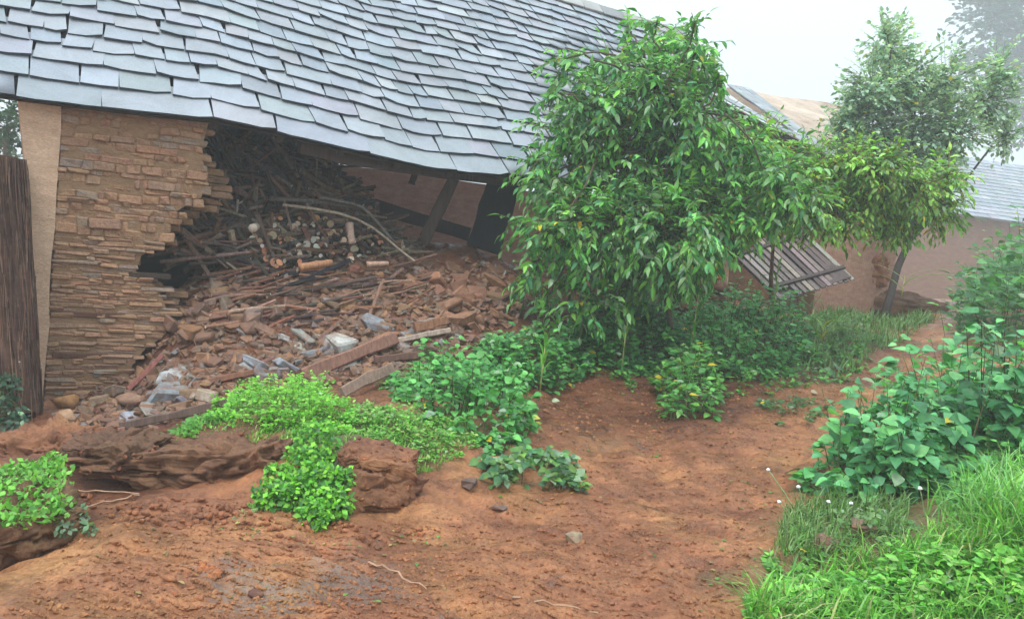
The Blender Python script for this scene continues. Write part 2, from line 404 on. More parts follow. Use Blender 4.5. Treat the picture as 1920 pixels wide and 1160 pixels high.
# trodden sheet erosion edges: small terraces in the mud of the path
ter = fbm(xyz(flow * .5, cross * 1.8), 3, 41) * 3
GZ += near * .012 * (np.abs((ter % 1) - .5) * 2) ** 3
ix = lambda a, v: np.clip(np.searchsorted(a, v) - 1, 0, len(a) - 2)
def Hg(x, y):
    x = np.asarray(x, float); y = np.asarray(y, float); i = ix(gx, x); j = ix(gy, y)
    fx = (x - gx[i]) / (gx[i + 1] - gx[i]); fy = (y - gy[j]) / (gy[j + 1] - gy[j])
    return (GZ[j, i] * (1 - fx) + GZ[j, i + 1] * fx) * (1 - fy) + (GZ[j + 1, i] * (1 - fx) + GZ[j + 1, i + 1] * fx) * fy
def G(px, py, dmin=2.4, dmax=40):
    """where the view ray through a photo pixel meets the ground"""
    px = np.atleast_1d(np.asarray(px, float)); py = np.atleast_1d(np.asarray(py, float)); r = rays(px, py)
    ds = dmin * (dmax / dmin) ** (np.linspace(0, 1, 260)); best = np.full(len(px), float(dmax)); done = np.zeros(len(px), bool); prev = ds[0]
    for d in ds:
        q = CAM + r * d; under = (q[:, 2] < Hg(q[:, 0], q[:, 1])) & ~done
        best[under] = (d + prev) / 2; done |= under; prev = d
    q = CAM + r * best[:, None]; q[:, 2] = Hg(q[:, 0], q[:, 1]); return q
def topix(p):
    c = (np.atleast_2d(p) - CAM) @ R; return 960 + FPX * c[:, 0] / -c[:, 2], 580 - FPX * c[:, 1] / -c[:, 2], -c[:, 2]

def inpoly(px, py, poly):
    poly = np.array(poly, float); ins = np.zeros(np.shape(px), bool); j = len(poly) - 1
    for i in range(len(poly)):
        xi, yi = poly[i]; xj, yj = poly[j]
        c = ((yi > py) != (yj > py)) & (px < (xj - xi) * (py - yi) / (yj - yi + 1e-9) + xi); ins ^= c; j = i
    return ins
def sample_poly(poly, n):
    poly = np.array(poly, float); lo, hi = poly.min(0), poly.max(0); out = []; tot = 0
    while tot < n:
        q = rng.uniform(lo, hi, (n * 2, 2)); q = q[inpoly(q[:, 0], q[:, 1], poly)]; out.append(q); tot += len(q)
    return np.concatenate(out)[:n]
def ground_poly(poly):     # footprint polygon given by where it is seen on the ground
    p = np.array(poly, float); return G(p[:, 0], p[:, 1])[:, :2]

# soil masks painted by place on the ground (world positions)
soil_and_shade = np.zeros((GX.size, 3)); fx_, fy_ = GX.ravel(), GY.ravel()
def blob_mask(poly, soft, jag=.25, sc=2.5):
    g = ground_poly(poly); d = np.full(GX.size, 9.0)
    sel = (np.abs(fx_ - g[:, 0].mean()) < 8) & (np.abs(fy_ - g[:, 1].mean()) < 8); ii = np.where(sel)[0]; x, y = fx_[ii], fy_[ii]; dd = np.full(len(ii), 9.0)
    for k in range(len(g)):
        a, b = g[k], g[(k + 1) % len(g)]; ab = b - a; t = np.clip(((x - a[0]) * ab[0] + (y - a[1]) * ab[1]) / (ab @ ab + 1e-9), 0, 1)
        dd = np.minimum(dd, np.hypot(x - a[0] - ab[0] * t, y - a[1] - ab[1] * t))
    dd = np.where(inpoly(x, y, g), -dd, dd) + jag * fbm(xyz(x * sc, y * sc), 3, 55)
    m = np.zeros(GX.size); m[ii] = np.clip(.5 - dd / soft, 0, 1); return m
grey = np.maximum.reduce([blob_mask([(420,1060),(640,1020),(800,1080),(860,1160),(300,1160)], .5), blob_mask([(0,1110),(150,1120),(170,1160),(0,1160)], .3) * .8,
                          blob_mask([(900,1040),(1150,1060),(1210,1110),(960,1100)], .35) * .5, blob_mask([(1060,800),(1200,800),(1220,850),(1100,860)], .3) * .6])
soil_and_shade[:, 0] = grey
soil_and_shade[:, 1] = np.maximum(blob_mask([(60,830),(100,740),(330,560),(560,470),(860,440),(1000,560),(1250,560),(1320,640),(1700,640),(1540,730),(1380,790),(1250,820),(1000,860),(930,730),(400,800)], .8) * .9,  # rubble earth, with the shade under the tree painted in
                        blob_mask([(0,1040),(180,1000),(330,900),(100,840),(0,850)], .4) * .7)
soil_and_shade[:, 2] = np.maximum.reduce([blob_mask([(1480,1160),(1420,1080),(1500,960),(1500,900),(1650,860),(1920,800),(1920,1160)], .35) * .7,
                                blob_mask([(300,830),(430,760),(640,770),(870,770),(900,830),(820,880),(640,850),(520,830)], .25) * .8,
                                blob_mask([(1450,620),(1600,580),(1650,640),(1560,680)], .5) * .7])
me = mk_mesh('ground', np.stack([GX, GY, GZ], -1).reshape(-1, 3),
             (lambda a: np.stack([a[:-1, :-1].ravel(), a[:-1, 1:].ravel(), a[1:, 1:].ravel(), a[1:, :-1].ravel()], 1))(np.arange(GX.size).reshape(GX.shape)),
             M['ground'], soil_and_shade, True, attr='soil_and_shade')
link('ground', me, kind='structure')

# ------------------------------------------------------------------ the stone house
PITCH = math.radians(42)
S_ = W_ * math.cos(PITCH) + Z_ * math.sin(PITCH); NR = np.cross(H_, S_)
E0 = hit(0, 185, W0 - W_ * .13, W_)
RV = 4.62
_su = [-2, 0, .69, 1.77, 2.89, 3.88, 4.71, 6, 8, 10]; _sz = [0, 0, .018, .075, -.01, -.075, -.03, 0, -.06, -.10]
def RP(u, v, hgt=0.):
    u = np.asarray(u, float); v = np.asarray(v, float)
    sg = np.interp(u, _su, _sz) * np.clip(1.1 - v * .10, .4, 1.1) + .006 * vnoise(np.stack([u * 1.3, v * 1.1, u * 0], -1), 4)
    return E0 + np.multiply.outer(u, H_) + np.multiply.outer(v, S_) + np.multiply.outer(sg, Z_) + np.multiply.outer(np.zeros_like(u) + hgt, NR)
def umax(v): return float(np.interp(v, [0, 1.2, 3.0, 3.6, 4.7], [7.7, 8.4, 9.85, 9.95, 9.9]))
hs_root = thing('stone_house', 'slate roofed stone house with its front wall broken open behind the rubble', 'house', W0)
roof = thing('roof', None, None, E0); roof.parent = hs_root; roof.location = E0 - W0
for k in ('label', 'category'):
    if k in roof: del roof[k]

SL = [(0.252,0.277,0.315),(0.271,0.294,0.334),(0.232,0.258,0.295),(0.286,0.301,0.334),(0.257,0.277,0.310),(0.266,0.275,0.315),(0.281,0.279,0.315),(0.242,0.270,0.295),(0.218,0.246,0.290),(0.257,0.277,0.310),(0.247,0.270,0.305),(0.261,0.284,0.319),(0.252,0.270,0.310),(0.247,0.270,0.305),(0.261,0.282,0.317),(0.315,0.323,0.339)]
slates = []
v = 0.; row = 0
while v < RV - .05:
    ex = (.29, .27, .25)[row] if row < 3 else rng.uniform(.208, .232)
    u = -1.7 - rng.uniform(0, .3); um = umax(v)
    while u < um:
        wd = rng.uniform(.55, 1.25) if row == 0 else (rng.uniform(.30, .56) if row < 3 else float(np.clip(rng.normal(.30, .08), .17, .56)))
        ln = ex * 1.6; u1 = u + wd
        sl_v = v + rng.normal(0, .009)
        na = max(2, int(wd / .12)); bu = np.linspace(u + .005, u1 - .005, na + 1)
        jb = rng.normal(0, .0022, na + 1); jb[0] += rng.uniform(0, .012); jb[-1] += rng.uniform(0, .012)
        if rng.random() < .22: jb[-1] += rng.uniform(.012, .04)
        if rng.random() < .2: jb[0] += rng.uniform(.012, .04)
        sk = rng.normal(0, .011)
        th = rng.uniform(.018, .027); top, bot = [], []
        lift = .045 + rng.uniform(0, .012); rock = rng.normal(0, .004)
        for t_, (vv, hh) in enumerate(((0, lift), (.45, lift * .62), (1, .006))):
            for a in range(na + 1):
                uu = bu[a] + sk * t_; vq = sl_v + ln * vv + (jb[a] if t_ == 0 else 0) + (a / na - .5) * sk
                hq = hh + rock * (a / na - .5) * 2 + rng.normal(0, .0012)
                top.append((uu, vq, hq)); bot.append((uu, vq + (.004 if t_ == 0 else 0), hq - th))
        slates.append((u, sl_v, wd, top, bot, na, pick(SL, .06)))
        u = u1
    v += ex; row += 1
def slate_geo(sl):
    _, _, _, top, bot, na, c = sl
    T = np.array(top + bot); V = RP(T[:, 0], T[:, 1]) + np.multiply.outer(T[:, 2], NR); k = (na + 1) * 3; m = na + 1; F = []
    for r in range(2):
        for a in range(na):
            i = r * m + a; F.append([i, i + 1, i + m + 1, i + m]); F.append([k + i, k + i + m, k + i + m + 1, k + i + 1])
    for a in range(na): F.append([a + 1, a, k + a, k + a + 1])
    for r in range(2):
        i = r * m; F.append([i, i + m, k + i + m, k + i]); i = r * m + na; F.append([i + m, i, k + i, k + i + m])
    return V, F, c
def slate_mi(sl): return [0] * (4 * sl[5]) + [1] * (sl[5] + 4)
vis = []
for sl in slates:
    V = RP(sl[0] + sl[2] / 2, sl[1] + .12); x, y, d = topix(V); x, y, d = x[0], y[0], d[0]
    inview = -60 < x < 1990 and -40 < y < 1200
    hidden = (x > 1010 and y > 70)
    vis.append((0 if inview and not hidden else (1 if inview else 2), d / sl[2] ** .5, sl))
vis.sort(key=lambda q: (q[0], q[1]))
for i, (_, _, sl) in enumerate(vis[:298]):
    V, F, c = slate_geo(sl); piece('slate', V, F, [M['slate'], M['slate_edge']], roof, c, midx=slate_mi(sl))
rest = [slate_geo(q[2]) for q in vis[298:]]
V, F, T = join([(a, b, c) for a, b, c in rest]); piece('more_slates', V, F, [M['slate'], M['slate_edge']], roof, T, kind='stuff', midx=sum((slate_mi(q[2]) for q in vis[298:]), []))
# ridge caps
caps = []
u = -1.6
while u < 9.7:
    wd = rng.uniform(.3, .5)
    for sgn in (1,):
        B = cbox(wd / 2 - .006, .13, .016, .005, .02)
        q = RP(u + wd / 2, RV - .02, .055); V = B @ frame(H_, S_, NR) + q
        caps.append((V, CBF4, pick([(.24,.23,.22),(.28,.26,.25),(.2,.2,.2)], .1)))
    u += wd
V, F, T = join(caps); piece('ridge_caps', V, clean(F), M['slate'], roof, T, kind='stuff')
# deck boards, rafters, battens under the slates, and the back slope
def slab(c0, ux, uy, uz, ch=.005):   # box from centre and half-axis vectors
    L = [np.linalg.norm(a) for a in (ux, uy, uz)]; B = cbox(*L, ch); return B @ frame(ux / L[0], uy / L[1], uz / L[2]) + c0
us = np.linspace(-1.6, 9.5, 28); vs = np.linspace(.06, RV, 10); dv = []
for hgt in (-.03, -.055):
    for vv in vs:
        for uu in us: dv.append(RP(min(uu, umax(vv) - .1), vv, hgt))
dv = np.array(dv); m = len(us); k = m * len(vs); Fd = []
for r in range(len(vs) - 1):
    for a in range(m - 1):
        i = r * m + a; Fd.append([i, i + 1, i + m + 1, i + m]); Fd.append([k + i, k + i + m, k + i + m + 1, k + i + 1])
for a in range(m - 1): Fd.append([a + 1, a, k + a, k + a + 1])
piece('roof_boards', dv, Fd, M['deck'], roof)
for uu in np.arange(-1.4, 8, .62):
    v1 = min(RV - .1, 4.5)
    pts = [RP(uu, .1, -.11), RP(uu, v1 * .5, -.11), RP(uu, v1, -.11)]
    V, F = tube(pts, .045, 6, True, .08); piece('rafter', V, clean(F), M['wood'], roof, (.07, .05, .035))
_bp = [hit(np.array(x), np.array(y), WP(0, 0, .16), W_) for x, y in ((560, 276), (650, 298), (740, 311), (830, 324), (930, 336), (1100, 352))]
Vb = []
for q in _bp: Vb += [q + W_ * a_ + Z_ * b_ for a_, b_ in ((-.06, -.06), (.06, -.06), (.06, .07), (-.06, .07))]
Fb = [[4 * i + k, 4 * i + (k + 1) % 4, 4 * i + 4 + (k + 1) % 4, 4 * i + 4 + k] for i in range(len(_bp) - 1) for k in range(4)] + [[3, 2, 1, 0], [4 * len(_bp) - 4 + k for k in range(4)]]
piece('eaves_beam', Vb, Fb, M['wood'], roof, (.09, .055, .045))
ridge0, ridge1 = RP(-1.6, RV, .0), RP(9.8, RV, .0)
bk = W_ * math.cos(PITCH) - Z_ * math.sin(PITCH); bn = np.cross(bk, H_)
if bn[2] < 0: bn = -bn
V = slab((ridge0 + ridge1) / 2 + bk * .9 - bn * .02, (ridge1 - ridge0) / 2, bk * .9, bn * .03)
piece('rear_slope', V, CBF, M['slate'], roof, (.36, .4, .44))

# walls
WALLPX = [(400,236),(384,282),(398,345),(378,386),(340,395),(352,418),(318,420),(327,459),(277,460),(274,482),(262,512),(300,530),(312,562),(332,592),(318,628),(262,668),(248,712),(236,760)]
edge = hit(np.array([p[0] for p in WALLPX]), np.array([p[1] for p in WALLPX]), W0, W_)
es = (edge - W0) @ H_; ez = edge[:, 2]; o_ = np.argsort(ez); ez_, es_ = ez[o_], es[o_]
def eS(z): return float(np.interp(z, ez_, es_))
WT = 2.28
def wall_core(name, poly_sz, w0, w1, mat, parent):
    n = len(poly_sz); V = [WP(s, z, w0) for s, z in poly_sz] + [WP(s, z, w1) for s, z in poly_sz]
    F = [list(range(n))[::-1], list(range(n, 2 * n))] + [[i, (i + 1) % n, n + (i + 1) % n, n + i] for i in range(n)]
    return piece(name, V, F, mat, parent)
zz = np.linspace(-.75, WT, 22)
wall = wall_core('front_wall', [(0.02, -.75)] + [(eS(z) - .04, z) for z in zz] + [(0.02, WT)], -.002, .45, M['mortar'], hs_root)
ST = [(.422,.230,.134),(.371,.198,.115),(.461,.269,.160),(.358,.218,.154),(.307,.243,.205),(.422,.205,.128),(.435,.256,.166),(.320,.179,.115),(.410,.218,.141),(.282,.243,.211),(.474,.282,.166)]
stones = []; z = -.7; band = {}
while z < WT - .02:
    chh = rng.uniform(.026, .05) if z < 1.1 else rng.uniform(.034, .085)
    s = .008
    if rng.random() < .12: s = -.004
    while True:
        ln = float(np.clip(rng.gamma(4, .036), .06, .36)) * (1.2 if z < 1.1 else .8)
        e = eS(z + chh / 2) + rng.normal(0, .022)
        if s + ln * .5 > e: break
        zj = z + .014 * math.sin(s * 2.1 + z * 3) + rng.normal(0, .003)
        stones.append((s, zj, ln, chh)); s += ln + rng.uniform(.0, .006)
    z += chh * rng.uniform(.96, 1.03) + .001
def stone_geo(st):
    s, z, ln, chh = st
    B = cbox(ln / 2, .10, chh / 2, min(.010, chh * .25), .07); B[:, 2] += rng.normal(0, .12) * B[:, 0] * .25
    pr = rng.normal(.002, .010) - (.05 if rng.random() < .05 else 0)
    V = B @ frame(H_, W_, Z_) + WP(s + ln / 2, z + chh / 2, .09 - pr)
    return V, pick(ST, .10)
stones.sort(key=lambda q: -q[2] * q[3] * (.3 if q[1] < -.3 else 1))
wall_o = wall
for st in stones[:298]:
    V, c = stone_geo(st); piece('stone', V, CBF, M['wallstone'], wall_o, c)
V, F, T = join([(a, CBF4, b) for a, b in (stone_geo(q) for q in stones[298:])]); piece('more_stones', V, clean(F), M['wallstone'], wall_o, T, kind='stuff')
# inner leaf of broken masonry, set back from the outer face
inn = []
for z in np.arange(-.5, 2.2, .07):
    e = eS(z) + .16 + .12 * math.sin(z * 5) + .05 * rng.normal()
    for q in range(3):
        ln = rng.uniform(.12, .3)
        V = cbox(ln / 2, .1, .032, .01, .08) @ frame(H_, W_, Z_) + WP(e - ln / 2 - q * .1 - .05, z, .28 + q * .07)
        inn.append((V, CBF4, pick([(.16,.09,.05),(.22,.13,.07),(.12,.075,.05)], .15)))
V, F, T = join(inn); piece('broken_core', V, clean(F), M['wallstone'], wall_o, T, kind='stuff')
# timbers laid in the masonry
for s0, s1, z0 in ((.0, .62, .42), (.62, .98, .80), (.05, .5, .05)):
    V = slab(WP((s0 + s1) / 2, z0, .04), H_ * (s1 - s0) / 2, W_ * .06, Z_ * .022); piece('wall_timber', V, CBF, M['wood'], hs_root, (.13, .06, .04) if s0 < .1 else (.06, .04, .03))
# plastered gable side: runs back from the corner
Vp = [WP(-.055, -.8, .02), WP(-.055, -.8, 5.6), WP(-.055, 2.35, 5.6), WP(-.055, 5.0, 3.1), WP(-.055, 2.35, .02)]
gab = piece('gable_wall', Vp + [q + H_ * .045 for q in Vp], [[0,1,2,3,4],[9,8,7,6,5]] + [[(i + 1) % 5, i, 5 + i, 5 + (i + 1) % 5] for i in range(5)], M['plaster'], hs_root)
# plastered pier that widens upwards at the corner
pz = np.linspace(-.8, 2.3, 12); outer = [(-.03 - .30 * max(0, (z_ + .2) / 2.5) ** 1.3 + rng.normal(0, .006), z_) for z_ in pz]; inner = [(.004 + rng.normal(0, .008), z_) for z_ in pz[::-1]]
wall_core('plaster_pier', inner[::-1] + outer[::-1], -.02, .38, M['plaster'], hs_root)
# dark wall added behind the firewood to keep the back dark; rear wall; stub of the front wall at the right
wall_core('partition_wall_added', [(.3, -.4), (3.05, -.4), (3.02, 1.9), (2.85, 2.9), (.3, 2.9)], 1.75, 2.0, M['deck'], hs_root)
rb = hit(np.array([600, 740, 920, 1000]), np.array([304, 322, 347, 360]), WP(0, 0, 5.0), W_)
rs = (rb - W0) @ H_
wall_core('rear_wall', [(1.5, -.5), (13, -.5)] + [(float(a), float(b[2])) for a, b in zip([13, rs[3], rs[2], rs[1], rs[0]], [rb[3], rb[3], rb[2], rb[1], rb[0]])] + [(1.5, float(rb[0][2]))], 5.0, 5.4, M['inner'], hs_root)
wall_core('right_wall_stub', [(5.1, -.3), (8.2, -.3), (8.1, 1.6), (7.2, 2.1), (5.35, 2.12), (5.15, 1.5), (4.95, .9)], .05, .45, M['inner'], hs_root)
ss = []
for z in np.arange(-.2, 2.05, .065):
    s = 4.98 + .1 * z + rng.uniform(0, .05)
    while s < 7.2:
        ln = rng.uniform(.12, .38); ss.append((cbox(ln / 2, .07, .029, .009, .06) @ frame(H_, W_, Z_) + WP(s + ln / 2, z, .06 - rng.normal(0, .01)), CBF4, pick(ST, .15) * .8)); s += ln + .01
V, F, T = join(ss); piece('stub_stones', V, clean(F), M['wallstone'], hs_root, T, kind='stuff')

# ------------------------------------------------------------------ leaning boards and posts in the opening
def timber(name, label, cat, a, b, wdt, thk, tint, group=None, bend=0., side=None):
    a = np.asarray(a, float); b = np.asarray(b, float); ax = b - a; L = np.linalg.norm(ax); ax /= L
    vw = (a + b) / 2 - CAM; vw /= np.linalg.norm(vw)
    sd = np.cross(ax, vw) if side is None else side; sd /= np.linalg.norm(sd); nn = np.cross(ax, sd); V = []; n = 7
    for i in range(n):
        t = i / (n - 1); c = lerp(a, b, t) + nn * 0 + Z_ * bend * math.sin(t * math.pi) + rng.normal(0, .003, 3)
        w_ = wdt / 2 * (1 + rng.normal(0, .07)); h_ = thk / 2 * (1 + rng.normal(0, .05)); ch = min(w_, h_) * .3
        for x, y in ((-w_, -h_ + ch), (-w_ + ch, -h_), (w_ - ch, -h_), (w_, -h_ + ch), (w_, h_ - ch), (w_ - ch, h_), (-w_ + ch, h_), (-w_, h_ - ch)):
            V.append(c + sd * x + nn * y)
    F = [[i * 8 + k, i * 8 + (k + 1) % 8, (i + 1) * 8 + (k + 1) % 8, (i + 1) * 8 + k] for i in range(n - 1) for k in range(8)] + [list(range(8))[::-1], [(n - 1) * 8 + k for k in range(8)]]
    return piece(name, V, F, M['wood'], None, tint, origin=a, label=label, category=cat, group=group)
timber('leaning_board', 'broad black board leaning under the eaves beside the tree', 'board', P(905,468,10.0), P(952,322,10.1), .40, .05, (.018,.018,.022))
timber('leaning_post', 'weathered brown post slanting up to the eaves in the middle of the gap', 'post', P(790,462,9.9), P(858,322,9.8), .14, .1, (.10,.065,.05))
timber('short_post', 'short dark post end hanging below the eaves above the firewood', 'post', P(772,345,9.9), P(782,312,9.9), .08, .08, (.08,.05,.04))
timber('lintel_plank', 'dark plank lying across the back of the opening', 'plank', P(700,385,10.6), P(880,440,10.9), .16, .05, (.07,.04,.04))

# ------------------------------------------------------------------ where things lie, in words
LM = [(636,655,'the large pale boulder'),(122,762,'the ochre block'),(482,692,'the blue grey slab'),(590,505,'the orange split log'),(474,428,'the round pale log end'),(925,440,'the leaning black board'),(440,800,'the bright herb clump'),(655,690,'the thick red beam'),(680,580,'the long leaning pole'),
      (830,640,'the pale edged plank'),(310,748,'the big blue grey block'),(215,738,'the wall foot'),(330,600,'the broken wall edge'),(600,378,'the pale grey pole'),(655,438,'the steep pink log'),(745,470,'the bending pale pole'),(870,605,'the rusty stone'),(820,430,'the leaning brown post'),(480,300,'the dark eaves'),(420,727,'the flat red plank'),(385,350,'the ragged wall top')]
def where(px, py):
    x, y, w_ = min(LM, key=lambda q: (q[0] - px) ** 2 + 1.6 * (q[1] - py) ** 2); dx, dy = px - x, py - y; r = math.hypot(dx, dy)
    nr_ = 'just ' if r < 34 else ('' if r < 70 else 'well ')
    if abs(dx) > 2.2 * abs(dy): rel = 'right of' if dx > 0 else 'left of'
    elif abs(dy) > 2.2 * abs(dx): rel = 'below' if dy > 0 else 'above'
    else: rel = ('lower' if dy > 0 else 'upper') + (' right of' if dx > 0 else ' left of')
    return f'{nr_}{rel} {w_}'
def sizew(v_, a, b, words): return words[0] if v_ < a else (words[2] if v_ > b else words[1])
# ------------------------------------------------------------------ firewood
BK = [(.16,.11,.08),(.10,.075,.06),(.21,.14,.10),(.07,.06,.055),(.26,.19,.14),(.17,.09,.065),(.22,.12,.08)]
CUT = [(.62,.44,.30),(.70,.54,.40),(.58,.30,.17),(.66,.60,.52),(.60,.26,.14)]
def log_geo(a, b, r, sides=7, bent=.0):
    a, b = np.array(a), np.array(b); n = 4; mid = rng.normal(0, bent, 3) * np.linalg.norm(b - a)
    pts = [lerp(a, b, t) + mid * math.sin(t * math.pi) for t in np.linspace(0, 1, n)]
    V, F = tube(pts, np.array([1, .97, .95, .85]) * r, sides, True, .06)
    mi = [0] * ((n - 1) * sides) + [1] * (2 * sides); return V, F, mi
def log_obj(name, a, b, r, bark, cut, label, group, bent=.01):
    V, F, mi = log_geo(a, b, r, 8, bent); n = 8 * 4; V = np.concatenate([V, V[:8], V[n - 8:n]]); nV = len(V) - 16
    F = F.copy()
    F[3 * 8:] = np.where(F[3 * 8:] < 8, F[3 * 8:] + nV, np.where((F[3 * 8:] >= 24) & (F[3 * 8:] < 32), F[3 * 8:] - 24 + nV + 8, F[3 * 8:]))
    T = np.tile(bark, (len(V), 1)); T[32:] = cut
    return piece(name, V, clean(F), [M['wood'], M['cut']], None, T, midx=mi, label=label, category='firewood', group=group)
def in_view_dir(jx, jz):     # direction pointing at the viewer, jittered
    d = -W_ + H_ * rng.normal(-.15, jx) + Z_ * rng.normal(0.05, jz); return d / np.linalg.norm(d)
def pile_point(px, py, off): return hit(px, py, WP(0, 0, off), W_)
WOODPOLY = [(398,262),(480,262),(560,285),(640,318),(690,385),(745,440),(790,490),(740,530),(640,520),(560,520),(450,500),(350,488),(330,430),(385,400),(400,345)]
def wdepth(py, px): return np.interp(py, [260, 330, 400, 460, 530], [1.35, 1.15, .85, .5, .3]) 
GW1, GW2, GW3 = 'cut firewood ends facing out of the pile', 'dark sticks heaped in the wood store', 'thin sticks sliding from the pile'
for i, (px, py) in enumerate(sample_poly([(450,420),(530,400),(600,405),(680,400),(770,460),(790,505),(740,530),(620,525),(520,500),(460,470)], 150)):
    a = pile_point(px, py, wdepth(py, px) - rng.uniform(.0, .12)); d = in_view_dir(.55, .35); r = rng.uniform(.018, .046)
    log_obj('firewood_log', a, a - d * rng.uniform(.3, .5), r, pick(BK, .2), pick(CUT, .15), f"{sizew(r, .024, .034, ('thin', 'round', 'thick'))} log end in the heap {where(px, py)}", GW1)
for i, (px, py) in enumerate(sample_poly(WOODPOLY, 150)):
    a = pile_point(px, py, wdepth(py, px) - rng.uniform(0, .1)); up = py < 400
    ang = rng.normal(-.35 if up else -.1, .55); d = H_ * math.cos(ang) + Z_ * math.sin(ang) - W_ * rng.normal(.15, .3); d /= np.linalg.norm(d); L = rng.uniform(.35, .95)
    log_obj('firewood_stick', a - d * L / 2, a + d * L / 2, (sr := rng.uniform(.010, .026)), pick(BK, .2), pick(CUT, .15), f"{sizew(L, .55, .75, ('short', 'dark', 'long'))} {sizew(sr, .015, .021, ('thin', 'brown', 'stout'))} stick in the heap {where(px, py)}", GW2, .03)
for i, (px, py) in enumerate(sample_poly([(350,480),(560,510),(780,500),(760,570),(600,610),(450,610),(380,560)], 85)):
    a = G(px, py)[0] + Z_ * .03; ang = rng.normal(.5, .35); d = H_ * math.cos(ang) - W_ * math.sin(ang) * .6 + Z_ * rng.normal(.28, .1); d /= np.linalg.norm(d); L = rng.uniform(.3, .9)
    log_obj('fallen_stick', a - d * L / 2, a + d * L / 2, rng.uniform(.008, .02), pick(BK, .2) * np.array([1.15, .95, .9]), pick(CUT, .1), f"{sizew(L, .5, .7, ('short', 'muddy', 'long'))} fallen stick on the rubble {where(px, py)}", GW3, .03)
mass = []
for k in range(900):       # the rest of the heap, behind what can be told apart
    px, py = sample_poly(WOODPOLY, 1)[0]
    a = pile_point(px, py, wdepth(py, px) + rng.uniform(.02, .4)); ang = rng.normal(-.25, .8); d = H_ * math.cos(ang) + Z_ * math.sin(ang) + W_ * rng.normal(0, .7); d /= np.linalg.norm(d); L = rng.uniform(.25, .7)
    V, F, _ = log_geo(a - d * L / 2, a + d * L / 2, rng.uniform(.012, .035), 5); mass.append((V, F, pick(BK, .25)))
V, F, T = join(mass); piece('firewood_heap', V, clean(F), M['wood'], None, T, kind='stuff', label='dark mass of firewood packed behind the front logs', category='firewood')

def pole(label, pix, rad, tint, name='pole', cat='pole', offs=None, end=None):
    pts = []
    for i, (px, py, d) in enumerate(pix): pts.append(P(px, py, d))
    pts = np.array(pts); k = np.linspace(0, 1, len(pts)); kk = np.linspace(0, 1, 9); q = np.stack([np.interp(kk, k, pts[:, j]) for j in range(3)], 1)
    q[1:-1] = (q[:-2] + 2 * q[1:-1] + q[2:]) / 4; V, F = tube(q, np.linspace(1, .75, 9) * rad, 8, True, .05)
    return piece(name, V, clean(F), M['wood'], None, tint, True, origin=pts[0], label=label, category=cat)
pole('pale grey pole lying along the top of the firewood', [(505,372,9.0),(600,378,9.2),(690,392,9.4)], .028, (.16,.13,.11))
pole('long pale pole bending down the right side of the firewood', [(530,384,8.8),(640,398,9.0),(700,425,9.2),(745,465,9.2),(778,490,9.1)], .016, (.40,.31,.23))
pole('smooth grey pole slanting beside the bending pale pole', [(600,370,9.1),(680,385,9.3),(740,455,9.3)], .018, (.2,.17,.15))
pole('pink grey split log standing steeply in the pile', [(655,420,8.9),(660,458,8.8)], .045, (.36,.24,.19), 'split_log', 'log')
pole('round log end showing pale at the left of the pile', [(474,428,8.3),(482,424,8.7)], .045, (.5,.4,.33), 'round_log', 'log')
pole('pale vertical stick standing in the dark left of the pile', [(446,375,8.7),(444,398,8.65)], .013, (.32,.27,.22), 'stick', 'stick')
pole('orange split log low in the front of the pile', [(562,502,8.4),(622,492,8.6)], .045, (.40,.19,.10), 'split_log', 'log')
pole('pinkish split log lying right of the orange one', [(688,496,8.7),(728,494,8.8)], .032, (.42,.26,.19), 'split_log', 'log')

